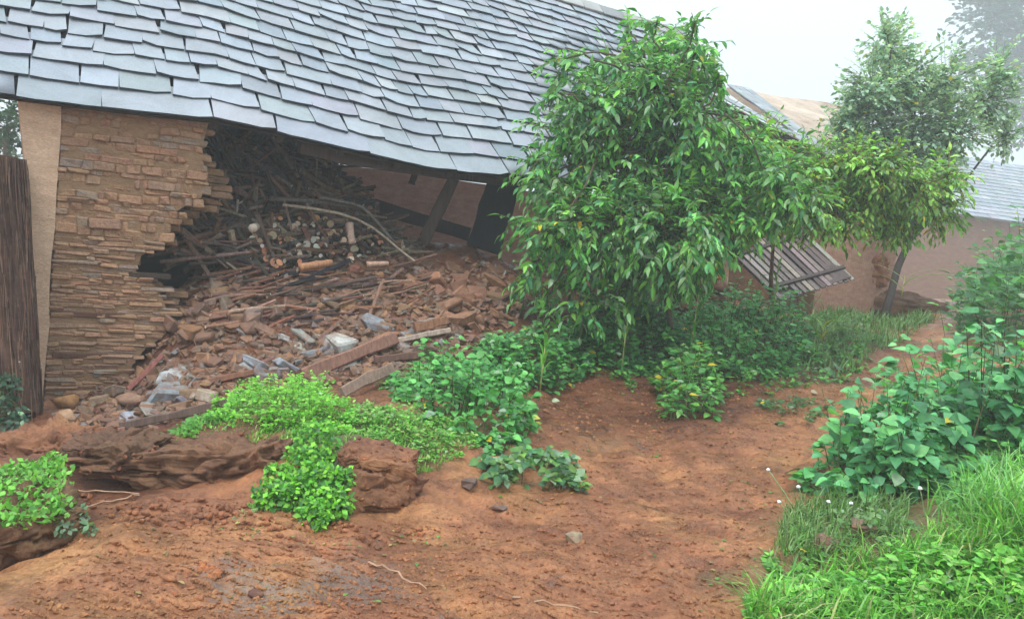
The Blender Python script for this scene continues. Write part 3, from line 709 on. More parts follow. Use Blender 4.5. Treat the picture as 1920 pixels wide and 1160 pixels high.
# ------------------------------------------------------------------ rubble
def on_ground(px, py, lift=0.): q = G(px, py)[0]; q[2] += lift; return q
RK = [(.17,.095,.065),(.22,.115,.07),(.145,.09,.065),(.24,.14,.09),(.18,.13,.10),(.19,.10,.075),(.27,.14,.07)]
GREYS = [(.22,.21,.21),(.18,.18,.19),(.28,.26,.25),(.26,.22,.19),(.16,.165,.19)]
def rock_obj(name, px, py, size, tint, label, cat='stone', group=None, flat=.6, tilt=.6, lift=.25, wide=1.25):
    q = on_ground(px, py)
    if rng.random() < .75 or flat < .5: V, FF = cbox(size * wide * .85, size * .8, size * flat * .8, size * min(.16, flat * .3), .2), CBF
    else: V, FF = rock_v(size * wide, size, size * flat, 12), IF1
    V = V @ rot_rand(tilt) + q + Z_ * size * flat * lift
    return piece(name, V, FF, M['rock'], None, tint, label=label, category=cat, group=group)
named_rocks = [
 (636,655,.115,(.42,.40,.37),'large pale grey boulder resting above the red brown beam','boulder',.8),
 (122,762,.105,(.40,.20,.07),'ochre cube shaped block at the foot of the wall corner','boulder',.9),
 (120,792,.07,(.36,.22,.13),'tan pointed stone just below the ochre block','stone',.8),
 (482,692,.12,(.25,.28,.32),'blue grey slab propped on edge behind the bright herbs','slab',.35),
 (545,690,.11,(.29,.31,.35),'pale blue slab beside the red brown beam','slab',.3),
 (530,640,.05,(.45,.40,.38),'small pale pink stone left of the large boulder','stone',.7),
 (575,645,.12,(.24,.24,.22),'dull green grey slab just left of the pale boulder','slab',.35),
 (466,615,.10,(.25,.24,.25),'narrow grey slab tilted in the brown rubble','slab',.3),
 (705,612,.13,(.24,.26,.29),'steep grey slab under the thin leaning stick','slab',.4),
 (325,712,.10,(.34,.36,.37),'light grey wedge of stone near the grass end','slab',.5),
 (310,748,.14,(.24,.26,.28),'big blue grey block in the middle of the lower rubble','boulder',.6),
 (242,785,.06,(.36,.37,.42),'pale lilac slab fallen at the front of the rubble','slab',.6),
 (285,775,.08,(.34,.31,.28),'long whitish stone beside the lilac slab','slab',.35),
 (250,758,.11,(.27,.16,.11),'rust spotted block behind the lilac slab','boulder',.7),
 (215,738,.10,(.26,.20,.15),'broad brown grey stone against the wall foot','boulder',.6),
 (185,757,.06,(.34,.25,.17),'small tan stone left of the broad brown one','stone',.8),
 (365,745,.06,(.34,.26,.20),'upright tan stone right of the blue grey block','stone',1.),
 (390,745,.06,(.38,.30,.23),'pointed tan stone nearest the grass','stone',1.),
 (345,712,.06,(.27,.17,.11),'brown rounded stone behind the upright tan ones','stone',.9),
 (790,668,.13,(.30,.22,.19),'flat pinkish stone under the long pale plank','slab',.35),
 (870,605,.10,(.33,.17,.10),'rusty stone at the right end of the rubble','boulder',.7),
 (790,612,.12,(.25,.20,.18),'wide brown grey slab above the long pale plank','slab',.35),
 (720,640,.09,(.34,.15,.07),'orange brown stone right of the large boulder','stone',.7),
 (665,510,.05,(.33,.12,.08),'small red stone among the log ends','stone',.8),
 (745,480,.06,(.38,.17,.10),'orange lump at the right end of the firewood','stone',.8),
 (862,640,.07,(.32,.31,.30),'small light slab at the edge of the green plants','slab',.35),
]
for px, py, sz, tint, lab, cat, fl in named_rocks:
    rock_obj('slab_stone' if cat == 'slab' else 'boulder' if cat == 'boulder' else 'rubble_stone', px, py, sz, tint, lab, cat, None, fl, .9 if cat == 'slab' else .5, .5, 1.35)
GR = [('muddy stones on the rubble slope', RK, [(340,520),(560,540),(760,540),(860,600),(700,640),(440,640),(330,640),(300,560)], 90, .045, .10, ('brown', 'muddy')),
      ('stones along the foot of the slope', RK, [(110,770),(250,700),(420,650),(860,600),(880,660),(720,700),(430,730),(300,800),(110,830)], 80, .035, .085, ('reddish', 'rusty')),
      ('grey stones along the foot of the slope', GREYS, [(180,770),(300,700),(470,650),(700,600),(860,640),(700,690),(430,720),(300,790)], 55, .035, .085, ('grey', 'slaty')),
      ('earthy lumps right of the firewood', [(.24,.115,.065),(.20,.09,.055),(.28,.14,.08)], [(760,500),(960,500),(980,590),(880,620),(760,560)], 45, .05, .11, ('earthy', 'dark red'))]
for grp, pal, poly, n, s0, s1, words in GR:
    for px, py in sample_poly(poly, n):
        sz = rng.uniform(s0, s1); fl = rng.uniform(.4, .85); m_ = (s0 + s1) / 2
        lab = f"{sizew(sz, m_ * .8, m_ * 1.2, ('small', 'middling', 'large'))} {words[0] if fl < .62 else words[1]} {'flat' if fl < .55 else 'blocky'} stone {where(px, py)}"
        rock_obj('rubble_stone', px, py, sz, pick(pal, .15), lab, 'stone', grp, fl, .9, -.15)
TPL = [cbox(1.1, .85, rng.uniform(.4, .75), .15, .3) for _ in range(24)]
MPL = [rock_v(1.1, .85, rng.uniform(.45, .75), 22) for _ in range(16)]
def scatter_rocks(name, label, polys, n, s0, s1, pal, mat, sink=.1, power=2):
    parts = []
    for poly, frac in polys:
        q = sample_poly(poly, int(n * frac)); g = G(q[:, 0], q[:, 1])
        for p in g:
            s = s0 + (s1 - s0) * rng.random() ** power; big = name == 'mud_lumps'; V = (MPL[rng.integers(16)] if big else TPL[rng.integers(24)]) * s @ rot_rand(1.2) + p + Z_ * s * sink; parts.append((V, IF1 if big else CBF4, pick(pal, .12)))
    V, F, T = join(parts); return piece(name, V, F if name == 'mud_lumps' else clean(F), mat, None, T, kind='stuff', label=label, category='debris')
scatter_rocks('loose_rubble', 'small broken stone and earth crumbs strewn all over the rubble slope', [([(300,520),(560,500),(780,480),(960,500),(980,600),(880,660),(700,720),(430,740),(300,800),(100,830),(110,760),(250,700),(330,620)], 1.)], 5200, .006, .045, RK + RK + RK + GREYS[:1], M['rock'])
MUDC = [(1.,1.,1.),(1.15,1.15,1.15),(.85,.8,.8),(1.25,1.2,1.15),(1.05,.95,.92)]
scatter_rocks('mud_crumbs', 'crumbs of wet red mud on the sloping path', [([(0,1160),(150,1000),(330,930),(640,990),(900,960),(1250,800),(1500,800),(1500,900),(1400,1050),(1380,1160)], .62), ([(280,1160),(420,1040),(640,1010),(860,1160)], .12),
                          ([(1000,800),(1060,680),(1300,700),(1650,620),(1700,660),(1520,800),(1250,830)], .26)], 9000, .003, .011, MUDC, M['mud'], .2, 3)
scatter_rocks('mud_lumps', 'larger lumps of red earth churned up beside the shrubs', [([(1000,850),(1010,720),(1100,690),(1250,780),(1230,850),(1100,870)], .4), ([(150,1040),(300,980),(400,1080),(300,1160),(200,1160)], .14), ([(1300,760),(1620,680),(1660,720),(1500,800),(1350,800)], .3)], 520, .008, .032, MUDC, M['mud'], .1, 2)
rock_obj('lone_stone', 1077, 1012, .035, (.28,.2,.13), 'small lone tan stone in the middle of the mud path', 'stone', None, .8, .3, .5)
rock_obj('lone_stone', 880, 915, .045, (.085,.065,.06), 'dark wet stone at the left edge of the fallen leaves', 'stone', None, .7, .3, .4)
rock_obj('lone_stone', 935, 955, .035, (.10,.08,.08), 'dark flat stone below the fallen leafy sprig', 'stone', None, .5, .3, .4)
rock_obj('lone_stone', 1545, 1030, .075, (.20,.11,.08), 'brown boulder half hidden in the weeds at the right', 'boulder', None, .8, .3, .6)
rock_obj('lone_stone', 1620, 1000, .07, (.19,.12,.09), 'brown stone behind the boulder in the weeds', 'boulder', None, .7, .3, .6)
rock_obj('lone_stone', 480, 1118, .035, (.12,.05,.035), 'small dark red clod at the bottom on the grey track', 'clod', None, .6, .3, .5)

# timbers in the rubble
def beam(label, x0, y0, x1, y1, wdt, thk, tint, l0=.05, l1=.05, name='fallen_beam', cat='beam', bend=0):
    a = on_ground(x0, y0, l0); b = on_ground(x1, y1, l1)
    return timber(name, label, cat, a, b, wdt, thk, tint, bend=bend)
beam('thick red brown beam slanting up through the grey stones', 565, 716, 738, 655, .115, .10, (.25,.125,.09), .03, .12)
beam('short red brown beam stub under the slanting beam', 640, 742, 735, 712, .10, .05, (.26,.17,.13), .02, .1, bend=.02)
beam('long thin pole leaning across the rubble up to the right', 595, 640, 752, 525, .035, .03, (.22,.12,.09), .03, .12, 'fallen_pole', 'pole')
beam('thin stick leaning steeply beside the long pole', 690, 603, 716, 556, .03, .025, (.24,.13,.09), .03, .2, 'fallen_pole', 'pole')
beam('flat red plank with a dark shadow below, left of the herbs', 362, 728, 475, 716, .05, .04, (.24,.11,.07), .05, .08, 'fallen_plank', 'plank')
beam('dark plank edge lying along the front of the lower rubble', 228, 812, 420, 776, .06, .04, (.17,.11,.09), .05, .06, 'fallen_plank', 'plank')
beam('pale edged plank lying level above the shrub', 742, 652, 842, 634, .05, .08, (.40,.30,.24), .06, .1, 'fallen_plank', 'plank')
beam('rust red slab of wood on top of the pale edged plank', 775, 640, 835, 628, .09, .05, (.25,.12,.07), .12, .14, 'fallen_plank', 'plank')
beam('reddish pole propped against the wall foot', 240, 738, 305, 686, .045, .04, (.27,.10,.08), .04, .12, 'fallen_pole', 'pole')
beam('dark pole end sticking out of the rubble towards the shrub', 700, 690, 790, 680, .07, .06, (.15,.08,.06), .05, .08, 'fallen_beam', 'beam')
beam('brown plank edge half buried in front of the lower rubble', 150, 835, 235, 815, .07, .05, (.28,.14,.10), .03, .05, 'fallen_plank', 'plank')
beam('black charred pole across the slope below the firewood', 520, 552, 655, 505, .045, .04, (.035,.03,.035), .05, .08, 'fallen_pole', 'pole')
beam('bare brown stick behind the maize seedling', 1035, 615, 1100, 560, .02, .02, (.24,.13,.09), .05, .3, 'bare_stick', 'stick')

# ------------------------------------------------------------------ broken earth ledges
def _grid_sphere(n=44):
    V, F = [], []
    for i in range(n + 1):
        for j in range(2 * n):
            th = math.pi * i / n; ph = math.pi * j / n; V.append((math.sin(th) * math.cos(ph), math.sin(th) * math.sin(ph), math.cos(th)))
    for i in range(n):
        for j in range(2 * n):
            j2 = (j + 1) % (2 * n); F.append([i * 2 * n + j, (i + 1) * 2 * n + j, (i + 1) * 2 * n + j2, i * 2 * n + j2])
    return np.array(V), np.array(F)
GSV, GSF = _ico(5)
def _cube_grid(n=46):
    V, F, idx = [], [], {}
    def vid(p):
        k = tuple(int(round(c * n)) for c in p)
        if k not in idx: idx[k] = len(V); V.append(p)
        return idx[k]
    g = np.linspace(-1, 1, n + 1)
    for a in range(3):
        b, c = (a + 1) % 3, (a + 2) % 3
        for sg in (-1, 1):
            ids = np.empty((n + 1, n + 1), int)
            for i in range(n + 1):
                for j in range(n + 1):
                    p = [0, 0, 0]; p[a] = sg; p[b] = g[i]; p[c] = g[j]; ids[i, j] = vid(p)
            for i in range(n):
                for j in range(n):
                    q = [ids[i, j], ids[i + 1, j], ids[i + 1, j + 1], ids[i, j + 1]]; F.append(q if sg > 0 else q[::-1])
    return np.array(V, float), np.array(F)
CGV, CGF = _cube_grid()
def earth_block(label, a, b, depth, thick, tint, drop=0., roll=0., e=.27, seed=1, amp=.22, name='earth_slab', taper=1.0, rough=1.0):
    """lumpy slab running from a to b (world), extending back by depth"""
    a, b = np.asarray(a), np.asarray(b); ax = b - a; L = np.linalg.norm(ax); ax /= L
    bk_ = np.cross(Z_, ax); bk_ /= np.linalg.norm(bk_); bk_ = bk_ * math.cos(roll) + Z_ * math.sin(roll); up = np.cross(ax, bk_)
    nrm_ = CGV / np.linalg.norm(CGV, axis=1)[:, None]; S = (CGV * .78 + nrm_ * np.sqrt(1.6) * .22) * np.array([L / 2, depth / 2, thick / 2]); c = (a + b) / 2 + bk_ * depth / 2 - up * thick / 2
    big = fbm(S * 4.5 + seed * 3.1, 3, seed); mid = fbm(S * 13 + seed, 3, seed + 9); fine = fbm(S * 45 + seed, 3, seed + 19); r1 = np.abs(fbm(S * np.array([6, 6, 11]) + seed, 3, seed + 29)); chip = np.round(fbm(S * 9 + 3 * seed, 2, seed + 3) * 2.5) / 2.5
    S = S + nrm_ * rough * (amp * .22 * big + .028 * mid + .010 * fine + .035 * chip - .05 * np.clip(.16 - r1, 0, 1) / .16)[:, None]
    S[:, 0] += .05 * fbm(S * 7 + 5, 2, seed + 40) + .03 * S[:, 2] / thick; k_ = np.clip((S[:, 0] / L + .5) / .7, 0, 1) * (1 - taper) + taper; zt_ = thick / 2; S[:, 2] = zt_ - (zt_ - S[:, 2]) * k_
    V = S @ np.array([ax, bk_, up]) + c
    return piece(name, V, CGF, M['mud'], None, tint, False, label=label, category='earth slab')
earth_block('long overhanging slab of brown earth with a black gap beneath its left end', P(118,862,5.0), P(530,850,4.95), .6, .32, (.55,.62,.70), roll=.03, taper=.22, seed=2)
earth_block('dark crumbling left tip of the overhanging slab', P(95,832,5.05), P(235,850,4.95), .4, .15, (.38,.42,.48), roll=.05, seed=5, e=.7)
earth_block('square block of red brown earth tilted below the grass', P(672,890,4.62), P(800,896,4.85), .36, .27, (.55,.52,.56), roll=-.22, rough=.55, seed=7)
earth_block('flat wedge of brown earth on top of the tilted block', P(640,850,4.8), P(765,876,4.8), .3, .09, (.72,.72,.76), roll=.12, rough=.35, seed=9)
earth_block('grass topped slab of earth broken off at the left edge', P(-140,1035,3.75), P(150,950,4.15), .7, .24, (.45,.50,.55), roll=.05, seed=11, amp=.22)
earth_block('brown earth lump behind the left grass slab', P(-20,832,5.6), P(110,850,5.4), .5, .22, (.7,.68,.68), roll=.2, seed=13, e=.7)
earth_block('small yellowish ledge of earth at the lower left of the path', P(318,1086,3.55), P(384,1092,3.6), .12, .07, (1.1,.9,.75), roll=.1, seed=17, e=.8)
earth_block('dark earth bank under the shrub right of the tilted block', P(800,872,5.3), P(900,890,5.4), .4, .25, (.45,.38,.38), roll=.1, seed=19, e=.7)

cr = []
for o in [o for o in bpy.data.objects if o.get('category') == 'earth slab']:      # crumbs and grit sticking to the broken earth
    v_ = np.array([q.co[:] for q in o.data.vertices]) + np.array(o.location)
    for p in v_[rng.integers(len(v_), size=260)]:
        sz = .004 + .020 * rng.random() ** 2.5; cr.append((MPL[rng.integers(16)] * sz @ rot_rand(1.5) + p, IF1, np.array((.7, .58, .55)) * rng.uniform(.75, 1.3)))
for (px, py) in sample_poly([(100,925),(520,945),(680,985),(830,985),(820,1010),(600,1010),(300,985),(140,975)], 500):   # fallen from them
    p = G(px, py)[0]; sz = .005 + .03 * rng.random() ** 3; cr.append((MPL[rng.integers(16)] * sz @ rot_rand(1.5) + p + Z_ * sz * .3, IF1, np.array((.9, .8, .78)) * rng.uniform(.75, 1.2)))
V, F, T = join(cr); piece('earth_crumbs', V, F, M['mud'], None, T, kind='stuff', label='crumbs of broken earth on and below the ledge slabs', category='debris')
# ------------------------------------------------------------------ the stalk stack at the left
st = thing('stalk_stack', 'tall dark brown stack of dry stalks standing at the left picture edge', 'stalk stack', P(20,760,6.9))
base, tp = P(9, 775, 6.9), P(-24, 300, 6.9)
V, F = tube([lerp(base, tp, t) for t in np.linspace(0, 1, 14)], np.interp(np.linspace(0, 1, 14), [0, .5, 1], [.27, .265, .25]), 28, True, .03)
piece('stack_core', V, clean(F), M['straw'], st, (.10, .055, .04))
pr = []
for k in range(1500):
    th = rng.uniform(0, 6.283); t0 = rng.uniform(-.02, .95); t1 = min(1.02, t0 + rng.uniform(.06, .3)); rr = .262 + rng.uniform(-.005, .02)
    a = lerp(base, tp, t0) + np.array([math.cos(th), math.sin(th), 0]) * rr; th += rng.normal(0, .06)
    b = lerp(base, tp, t1) + np.array([math.cos(th), math.sin(th), 0]) * (rr - .01 + rng.uniform(0, .02))
    V, F = tube([a, (a + b) / 2 + rng.normal(0, .004, 3), b], [.004, .0045, .003], 4, False); pr.append((V, F, pick([(.16,.085,.06),(.11,.06,.045),(.22,.13,.09),(.08,.05,.04)], .2)))
V, F, T = join(pr); piece('stalks', V, F, M['straw'], st, T, kind='stuff')
V, F = tube([P(36, 678, 6.75), P(56, 681, 7.0), P(80, 683, 7.3)], .006, 6)
piece('wire', V, clean(F), M['wood'], None, (.5,.5,.48), label='thin pale wire stretched from the stack to the wall corner', category='wire')

# ------------------------------------------------------------------ far houses
FW = thing('far_house', 'long low mud house with slate roof far away at the right', 'house', P(1700, 600, 19))
def quad_wall(name, pts, thick, mat, parent, tint=None):
    pts = np.array(pts); n = np.cross(pts[1] - pts[0], pts[-1] - pts[0]); n /= np.linalg.norm(n)
    if n @ (pts[0] - CAM) < 0: n = -n
    m = len(pts); V = np.concatenate([pts, pts + n * thick]); F = [list(range(m))[::-1], list(range(m, 2 * m))] + [[i, (i + 1) % m, m + (i + 1) % m, m + i] for i in range(m)]
    return piece(name, V, F, mat, parent, tint)
fa, fb = P(1180, 590, 38), P(2100, 640, 43)
fh = fb - fa; fh[2] = 0; fL = np.linalg.norm(fh); fh /= fL; fw = np.cross(Z_, fh); fn0 = P(1650, 500, 18)
ztop = P(1850, 412, 41.6)[2]
fbase = np.array([fa[0], fa[1], -.6])
quad_wall('wall', [fbase, fbase + fh * fL, fbase + fh * fL + Z_ * (ztop + .6 + .08), fbase + Z_ * (ztop + .6 + .08)], .4, M['farwall'], FW)
fp = math.radians(30); fs = fw * math.cos(fp) + Z_ * math.sin(fp); fnn = np.cross(fh, fs)
fe = np.array([fa[0], fa[1], ztop]) - fw * .35
i0 = (P(1735, 412, 41) - fe) @ fh
frf = piece('roof', slab(fe + fh * (i0 + 7) + fs * 3.6 - fnn * .05, fh * 7, fs * 3.6, fnn * .03), CBF, M['slate'], FW, (.3, .33, .36))
smal = []; cnt = 0
for r_ in range(17):
    u = i0 + rng.uniform(-.1, .1)
    while u < i0 + 13.4:
        wd = rng.uniform(.4, .75); V = cbox(wd / 2 - .012, .30, .02, .004, .02) @ frame(fh, fs - fnn * .07, fnn) + fe + fh * (u + wd / 2) + fs * (.2 + r_ * .42) + fnn * .035
        c = pick(SL, .08)
        if cnt < 200 and topix(V)[0].mean() < 1940: piece('slate', V, CBF, M['slate'], frf, c); cnt += 1
        else: smal.append((V, CBF4, c))
        u += wd
V, F, T = join(smal); piece('more_slates', V, clean(F), M['slate'], frf, T, kind='stuff')

# second building: half collapsed gabled roof behind the tree
SB = thing('collapsed_house', 'half collapsed house behind the tree with a sagging roof edge and bare brown gable', 'house', P(1480, 560, 14))
A_, B_, C_, D_ = P(1362, 166, 15.5), P(1600, 200, 17.5), P(1668, 345, 14.8), P(1545, 292, 13.2)
A2 = P(1330, 178, 15.2)
def quadgrid(a, b, c, d, nu, nv, off, noise_amp=.03, seed=3):
    V = []; nrm = np.cross(b - a, d - a); nrm /= np.linalg.norm(nrm)
    if nrm[2] < 0: nrm = -nrm
    for j in range(nv + 1):
        for i in range(nu + 1):
            s, t = i / nu, j / nv; q = lerp(lerp(a, b, s), lerp(d, c, s), t); V.append(q)
    V = np.array(V); V += nrm * (off + noise_amp * fbm(V * 1.1, 3, seed))[:, None] if np.ndim(off) else nrm * (off + noise_amp * fbm(V * 1.1, 3, seed)[:, None])
    F = [[j * (nu + 1) + i, j * (nu + 1) + i + 1, (j + 1) * (nu + 1) + i + 1, (j + 1) * (nu + 1) + i] for j in range(nv) for i in range(nu)]
    return V, F, nrm
def solid(V, F, nrm, th):
    n = len(V); V2 = np.concatenate([V, V - nrm * th]); from collections import Counter
    e = Counter(); 
    for f in F:
        for i in range(len(f)): e[(f[i], f[(i + 1) % len(f)])] += 1
    F2 = list(F) + [[n + k for k in f[::-1]] for f in F] + [[b, a, n + a, n + b] for (a, b) in e if (b, a) not in e]
    return V2, F2
V, F, nr = quadgrid(A_, B_, C_, D_, 14, 10, 0.); V2, F2 = solid(V, F, nr, .08)
sheet = piece('dusty_roof_plane', V2, F2, M['tarp'], SB, smooth=False)
sg_ = []
for r_ in range(22):       # slates that still lie along the verge
    for c_ in range(3):
        t = (r_ + .5) / 22; s = (c_ + .5) * .055 + .002
        q = lerp(lerp(A_, B_, s), lerp(D_, C_, s), t); dn = (D_ - A_) / np.linalg.norm(D_ - A_); al = (B_ - A_) / np.linalg.norm(B_ - A_)
        sg_.append((cbox(.085, .12, .012, .004, .03) @ frame(al, dn - nr * .05, nr) + q + nr * .05, pick([(.24,.25,.27),(.3,.31,.34),(.2,.2,.22)], .1)))
for V, c in sg_: piece('slate', V, CBF, M['slate'], SB, c)
V, F = tube([A2, lerp(A2, P(1535, 292, 13.0), .3) - Z_ * .04, lerp(A2, P(1535, 292, 13.0), .65), P(1538, 292, 13.0)], .05, 6, True, .04)
piece('verge_beam', V, clean(F), M['wood'], SB, (.05, .04, .04))
for k in range(5):
    t = .12 + k * .18; q = lerp(A2, P(1538, 292, 13.0), t); V = slab(q + Z_ * .09, (P(1538, 292, 13) - A2) * .085, np.cross(P(1538,292,13) - A2, Z_) / 20, Z_ * .012); piece('verge_slate', V, CBF, M['slate'], SB, pick(SL, .08))
g0, g1 = P(1330, 182, 15.3), P(1540, 296, 13.15)
quad_wall('gable_wall', [np.array([g0[0], g0[1], -.2]), np.array([g1[0], g1[1], -.2]), g1, g0], .3, M['farwall'], SB)
g2 = P(1700, 350, 15.2)
quad_wall('side_wall', [np.array([g1[0], g1[1], -.2]), np.array([g2[0], g2[1], 0]), g2 - Z_ * .1, g1 - Z_ * .05], .3, M['inner'], SB)
V = slab(P(1508, 300, 12.9), fh * .12, fw * .03, Z_ * .2); piece('dark_opening_shade_slab', V, CBF, M['deck'], SB)  # solid dark slab standing in for the shade inside an opening

# reddish earth mound and the slatted panel lying against it
def mound(name, label, px, py, d, sx, sy, sz, tint, seed):
    V = GSV * np.array([sx, sy, sz]); V = V + GSV * (.18 * min(sx, sz) * fbm(GSV * 2.4 + seed, 3, seed) + .05 * fbm(GSV * 9 + seed, 3, seed + 4))[:, None]
    V = V + P(px, py, d); return piece(name, V, GSF, M['mud'], None, tint, True, label=label, category='earth mound')
mound('earth_mound', 'pinkish heap of slumped wall earth behind the slatted panel', 1600, 500, 15.2, .62, .4, .45, (.95,.8,.85), 3)
mound('earth_mound', 'low dark earth bank at the foot of the far wall', 1640, 575, 15.5, 1.5, .5, .35, (.42,.40,.42), 6)
mound('earth_mound', 'dark heap of earth under the drooping tree', 1240, 545, 11.5, .9, .5, .45, (.42,.35,.36), 8)
PN = thing('slatted_panel', 'fallen panel of narrow weathered slats lying on a slant behind the shrubs', 'panel', P(1470, 555, 12.3))
p0, p1, p2, p3 = P(1365, 468, 13.0), P(1500, 425, 13.4), P(1604, 524, 12.6), P(1462, 562, 12.1)
for k in range(13):
    t = (k + .5) / 13; a, b = lerp(p0, p1, t), lerp(p3, p2, t)
    if k in (3, 8): a = lerp(a, b, .12)
    if k in (1, 2): b = lerp(b, a, .15)
    ax = b - a; L = np.linalg.norm(ax); ax /= L; sd = (p1 - p0) / np.linalg.norm(p1 - p0); nn = np.cross(ax, sd); nn /= np.linalg.norm(nn); sd = np.cross(nn, ax)
    V = cbox(L / 2, .036, .012, .004, .0) @ frame(ax, sd, nn) + (a + b) / 2 + nn * rng.normal(0, .008)
    piece('slat', V, CBF, M['wood'], PN, pick([(.17,.13,.12),(.22,.18,.17),(.12,.09,.085),(.26,.22,.2)], .12))
for t in (.15, .8):
    a, b = lerp(p0, p3, t), lerp(p1, p2, t); V = slab((a + b) / 2 + nn * .035, (b - a) / 2, nn * .02, np.cross(b - a, nn) / np.linalg.norm(b - a) * .03); piece('crossbar', V, CBF, M['wood'], PN, (.08,.06,.055))
pp = piece('backing_sheet', slab(lerp(lerp(p0, p2, .5), lerp(p1, p3, .5), .5) - nn * .05 * (1 if (nn @ (p0 - CAM)) < 0 else -1), (p1 - p0) * .48, (p3 - p0) * .48, nn * .008), CBF, M['wood'], PN, (.10,.075,.07))
# bundle of cloth lying in the shade
V = GSV * np.array([.22, .2, .16]) + GSV * (.07 * fbm(GSV * 2.5, 4, 4))[:, None] + P(1322, 530, 11.6)
piece('cloth_bundle', V, GSF, M['cloth'], None, (.06,.10,.15), True, label='crumpled dark blue cloth bundle in the shade under the tree', category='cloth')
V = GSV * np.array([.09, .08, .05]) + GSV * (.03 * fbm(GSV * 2.5, 4, 8))[:, None] + P(1338, 524, 11.35)
piece('cloth_rag', V, GSF, M['cloth'], None, (.38,.09,.05), True, label='small red rag on the dark blue bundle', category='cloth')

# ------------------------------------------------------------------ foliage toolkit
def leaf_tpl(kind):
    if kind == 'lance': prof = [(0, .02), (.2, .15), (.45, .19), (.72, .13), (1, .0)]; droop = .30; fold = .35
    elif kind == 'broad': prof = [(0, .05), (.1, .27), (.28, .41), (.5, .40), (.72, .26), (.88, .12), (1, .0)]; droop = .34; fold = .22
    elif kind == 'small': prof = [(0, .05), (.3, .30), (.6, .26), (1, .0)]; droop = .1; fold = .2
    else: prof = [(0, .05), (.5, .34), (1, .0)]; droop = .1; fold = .15
    V, F = [], []
    for i, (x, w_) in enumerate(prof):
        z = -droop * x * x
        if i == len(prof) - 1: V.append((x, 0, z))
        else: V += [(x, -w_, z + w_ * fold), (x, 0, z), (x, w_, z + w_ * fold)]
    n = len(prof)
    for i in range(n - 2):
        a = i * 3; F += [[a, a + 3, a + 4, a + 1], [a + 1, a + 4, a + 5, a + 2]]
    a = (n - 2) * 3; t = len(V) - 1; F += [[a, t, a + 1, a + 1], [a + 1, t, a + 2, a + 2]]
    return np.array(V), np.array(F)
LT = {k: leaf_tpl(k) for k in ('lance', 'broad', 'small', 'tiny')}
def ortho(D, Uv):
    D = D / (np.linalg.norm(D, axis=1)[:, None] + 1e-9); Sd = np.cross(Uv, D); Sd /= np.linalg.norm(Sd, axis=1)[:, None] + 1e-9; return D, Sd, np.cross(D, Sd)
def leaves_mesh(kind, Pos, Dir, Up, size, tint):
    V0, F0 = LT[kind]; D, S, Nn = ortho(Dir, Up); n = len(Pos)
    V = Pos[:, None] + size[:, None, None] * (V0[None, :, 0:1] * D[:, None] + V0[None, :, 1:2] * S[:, None] + V0[None, :, 2:3] * Nn[:, None])
    F = F0[None] + (np.arange(n) * len(V0))[:, None, None]
    T = np.repeat(tint, len(V0), 0); return V.reshape(-1, 3), F.reshape(-1, F0.shape[1]), T
def tri_quads(V, F, T, name, mat, parent, **props):
    # split the folded tip quads (repeated index) from true quads by making everything triangles
    a = F[:, [0, 1, 2]]; b = F[:, [0, 2, 3]]; b = b[(b[:, 1] != b[:, 2])]
    return piece(name, V, np.concatenate([a, b]), mat, parent, T, **props)
def palette(pal, n, j=.16):
    c = np.array(pal)[rng.integers(len(pal), size=n)]; return np.clip(c * (1 + rng.normal(0, j, (n, 1))) * (1 + rng.normal(0, .05, (n, 3))), .003, .9)
GREEN_T = [(.10,.32,.05),(.15,.42,.06),(.06,.22,.05),(.22,.50,.08),(.10,.32,.13),(.04,.15,.04),(.18,.44,.11),(.28,.50,.22)]
PALE = [(.30,.42,.26),(.24,.38,.2)]
YEL = [(.62,.46,.03),(.55,.42,.05)]
_leafmesh = {}
def place_leaves(root, kind, Pos, Dir, Up, size, tint, n_ind, key):
    """nearest and largest leaves as single parts sharing mesh data; the rest one part"""
    px, py, d = topix(Pos); order = np.argsort(-size / d * np.where((px > 0) & (px < 1920) & (py > 0) & (py < 1160), 1, .01) * (1 + .3 * rng.random(len(Pos))))
    ind = order[:n_ind]; rest_ = order[n_ind:]
    if n_ind:
        if key not in _leafmesh:
            V0, F0 = LT[kind]; _leafmesh[key] = []
            for k in range(8):
                V = V0.copy(); V[:, 2] += -V[:, 0] ** 2 * rng.uniform(-.1, .25); V[:, 1] *= rng.uniform(.85, 1.15)
                _leafmesh[key].append((mk_mesh('leaf', V, clean(F0), M['leaf'], tint[rng.integers(len(tint))], True)))
        D, S, Nn = ortho(Dir[ind], Up[ind]); org = ORG[root.name]
        for k, i in enumerate(ind):
            o = bpy.data.objects.new('leaf', _leafmesh[key][k % 8]); COL.objects.link(o); o.parent = root
            m3 = np.array([D[k], S[k], Nn[k]]).T * size[i]; p = Pos[i] - org
            o.matrix_local = Matrix([[*m3[0], p[0]], [*m3[1], p[1]], [*m3[2], p[2]], [0, 0, 0, 1]])
    if len(rest_):
        V, F, T = leaves_mesh(kind, Pos[rest_], Dir[rest_], Up[rest_], size[rest_], tint[rest_])
        tri_quads(V, F, T, 'crown' if n_ind == 0 else 'foliage', M['leaf'], root, kind='stuff')

def curve(a, b, sag, n=6, wob=.02):
    a, b = np.asarray(a), np.asarray(b); t = np.linspace(0, 1, n)[:, None]; L = np.linalg.norm(b - a)
    q = a + (b - a) * t + Z_ * (sag * np.sin(t * math.pi)); q[1:-1] += rng.normal(0, wob * L, (n - 2, 3)); return q

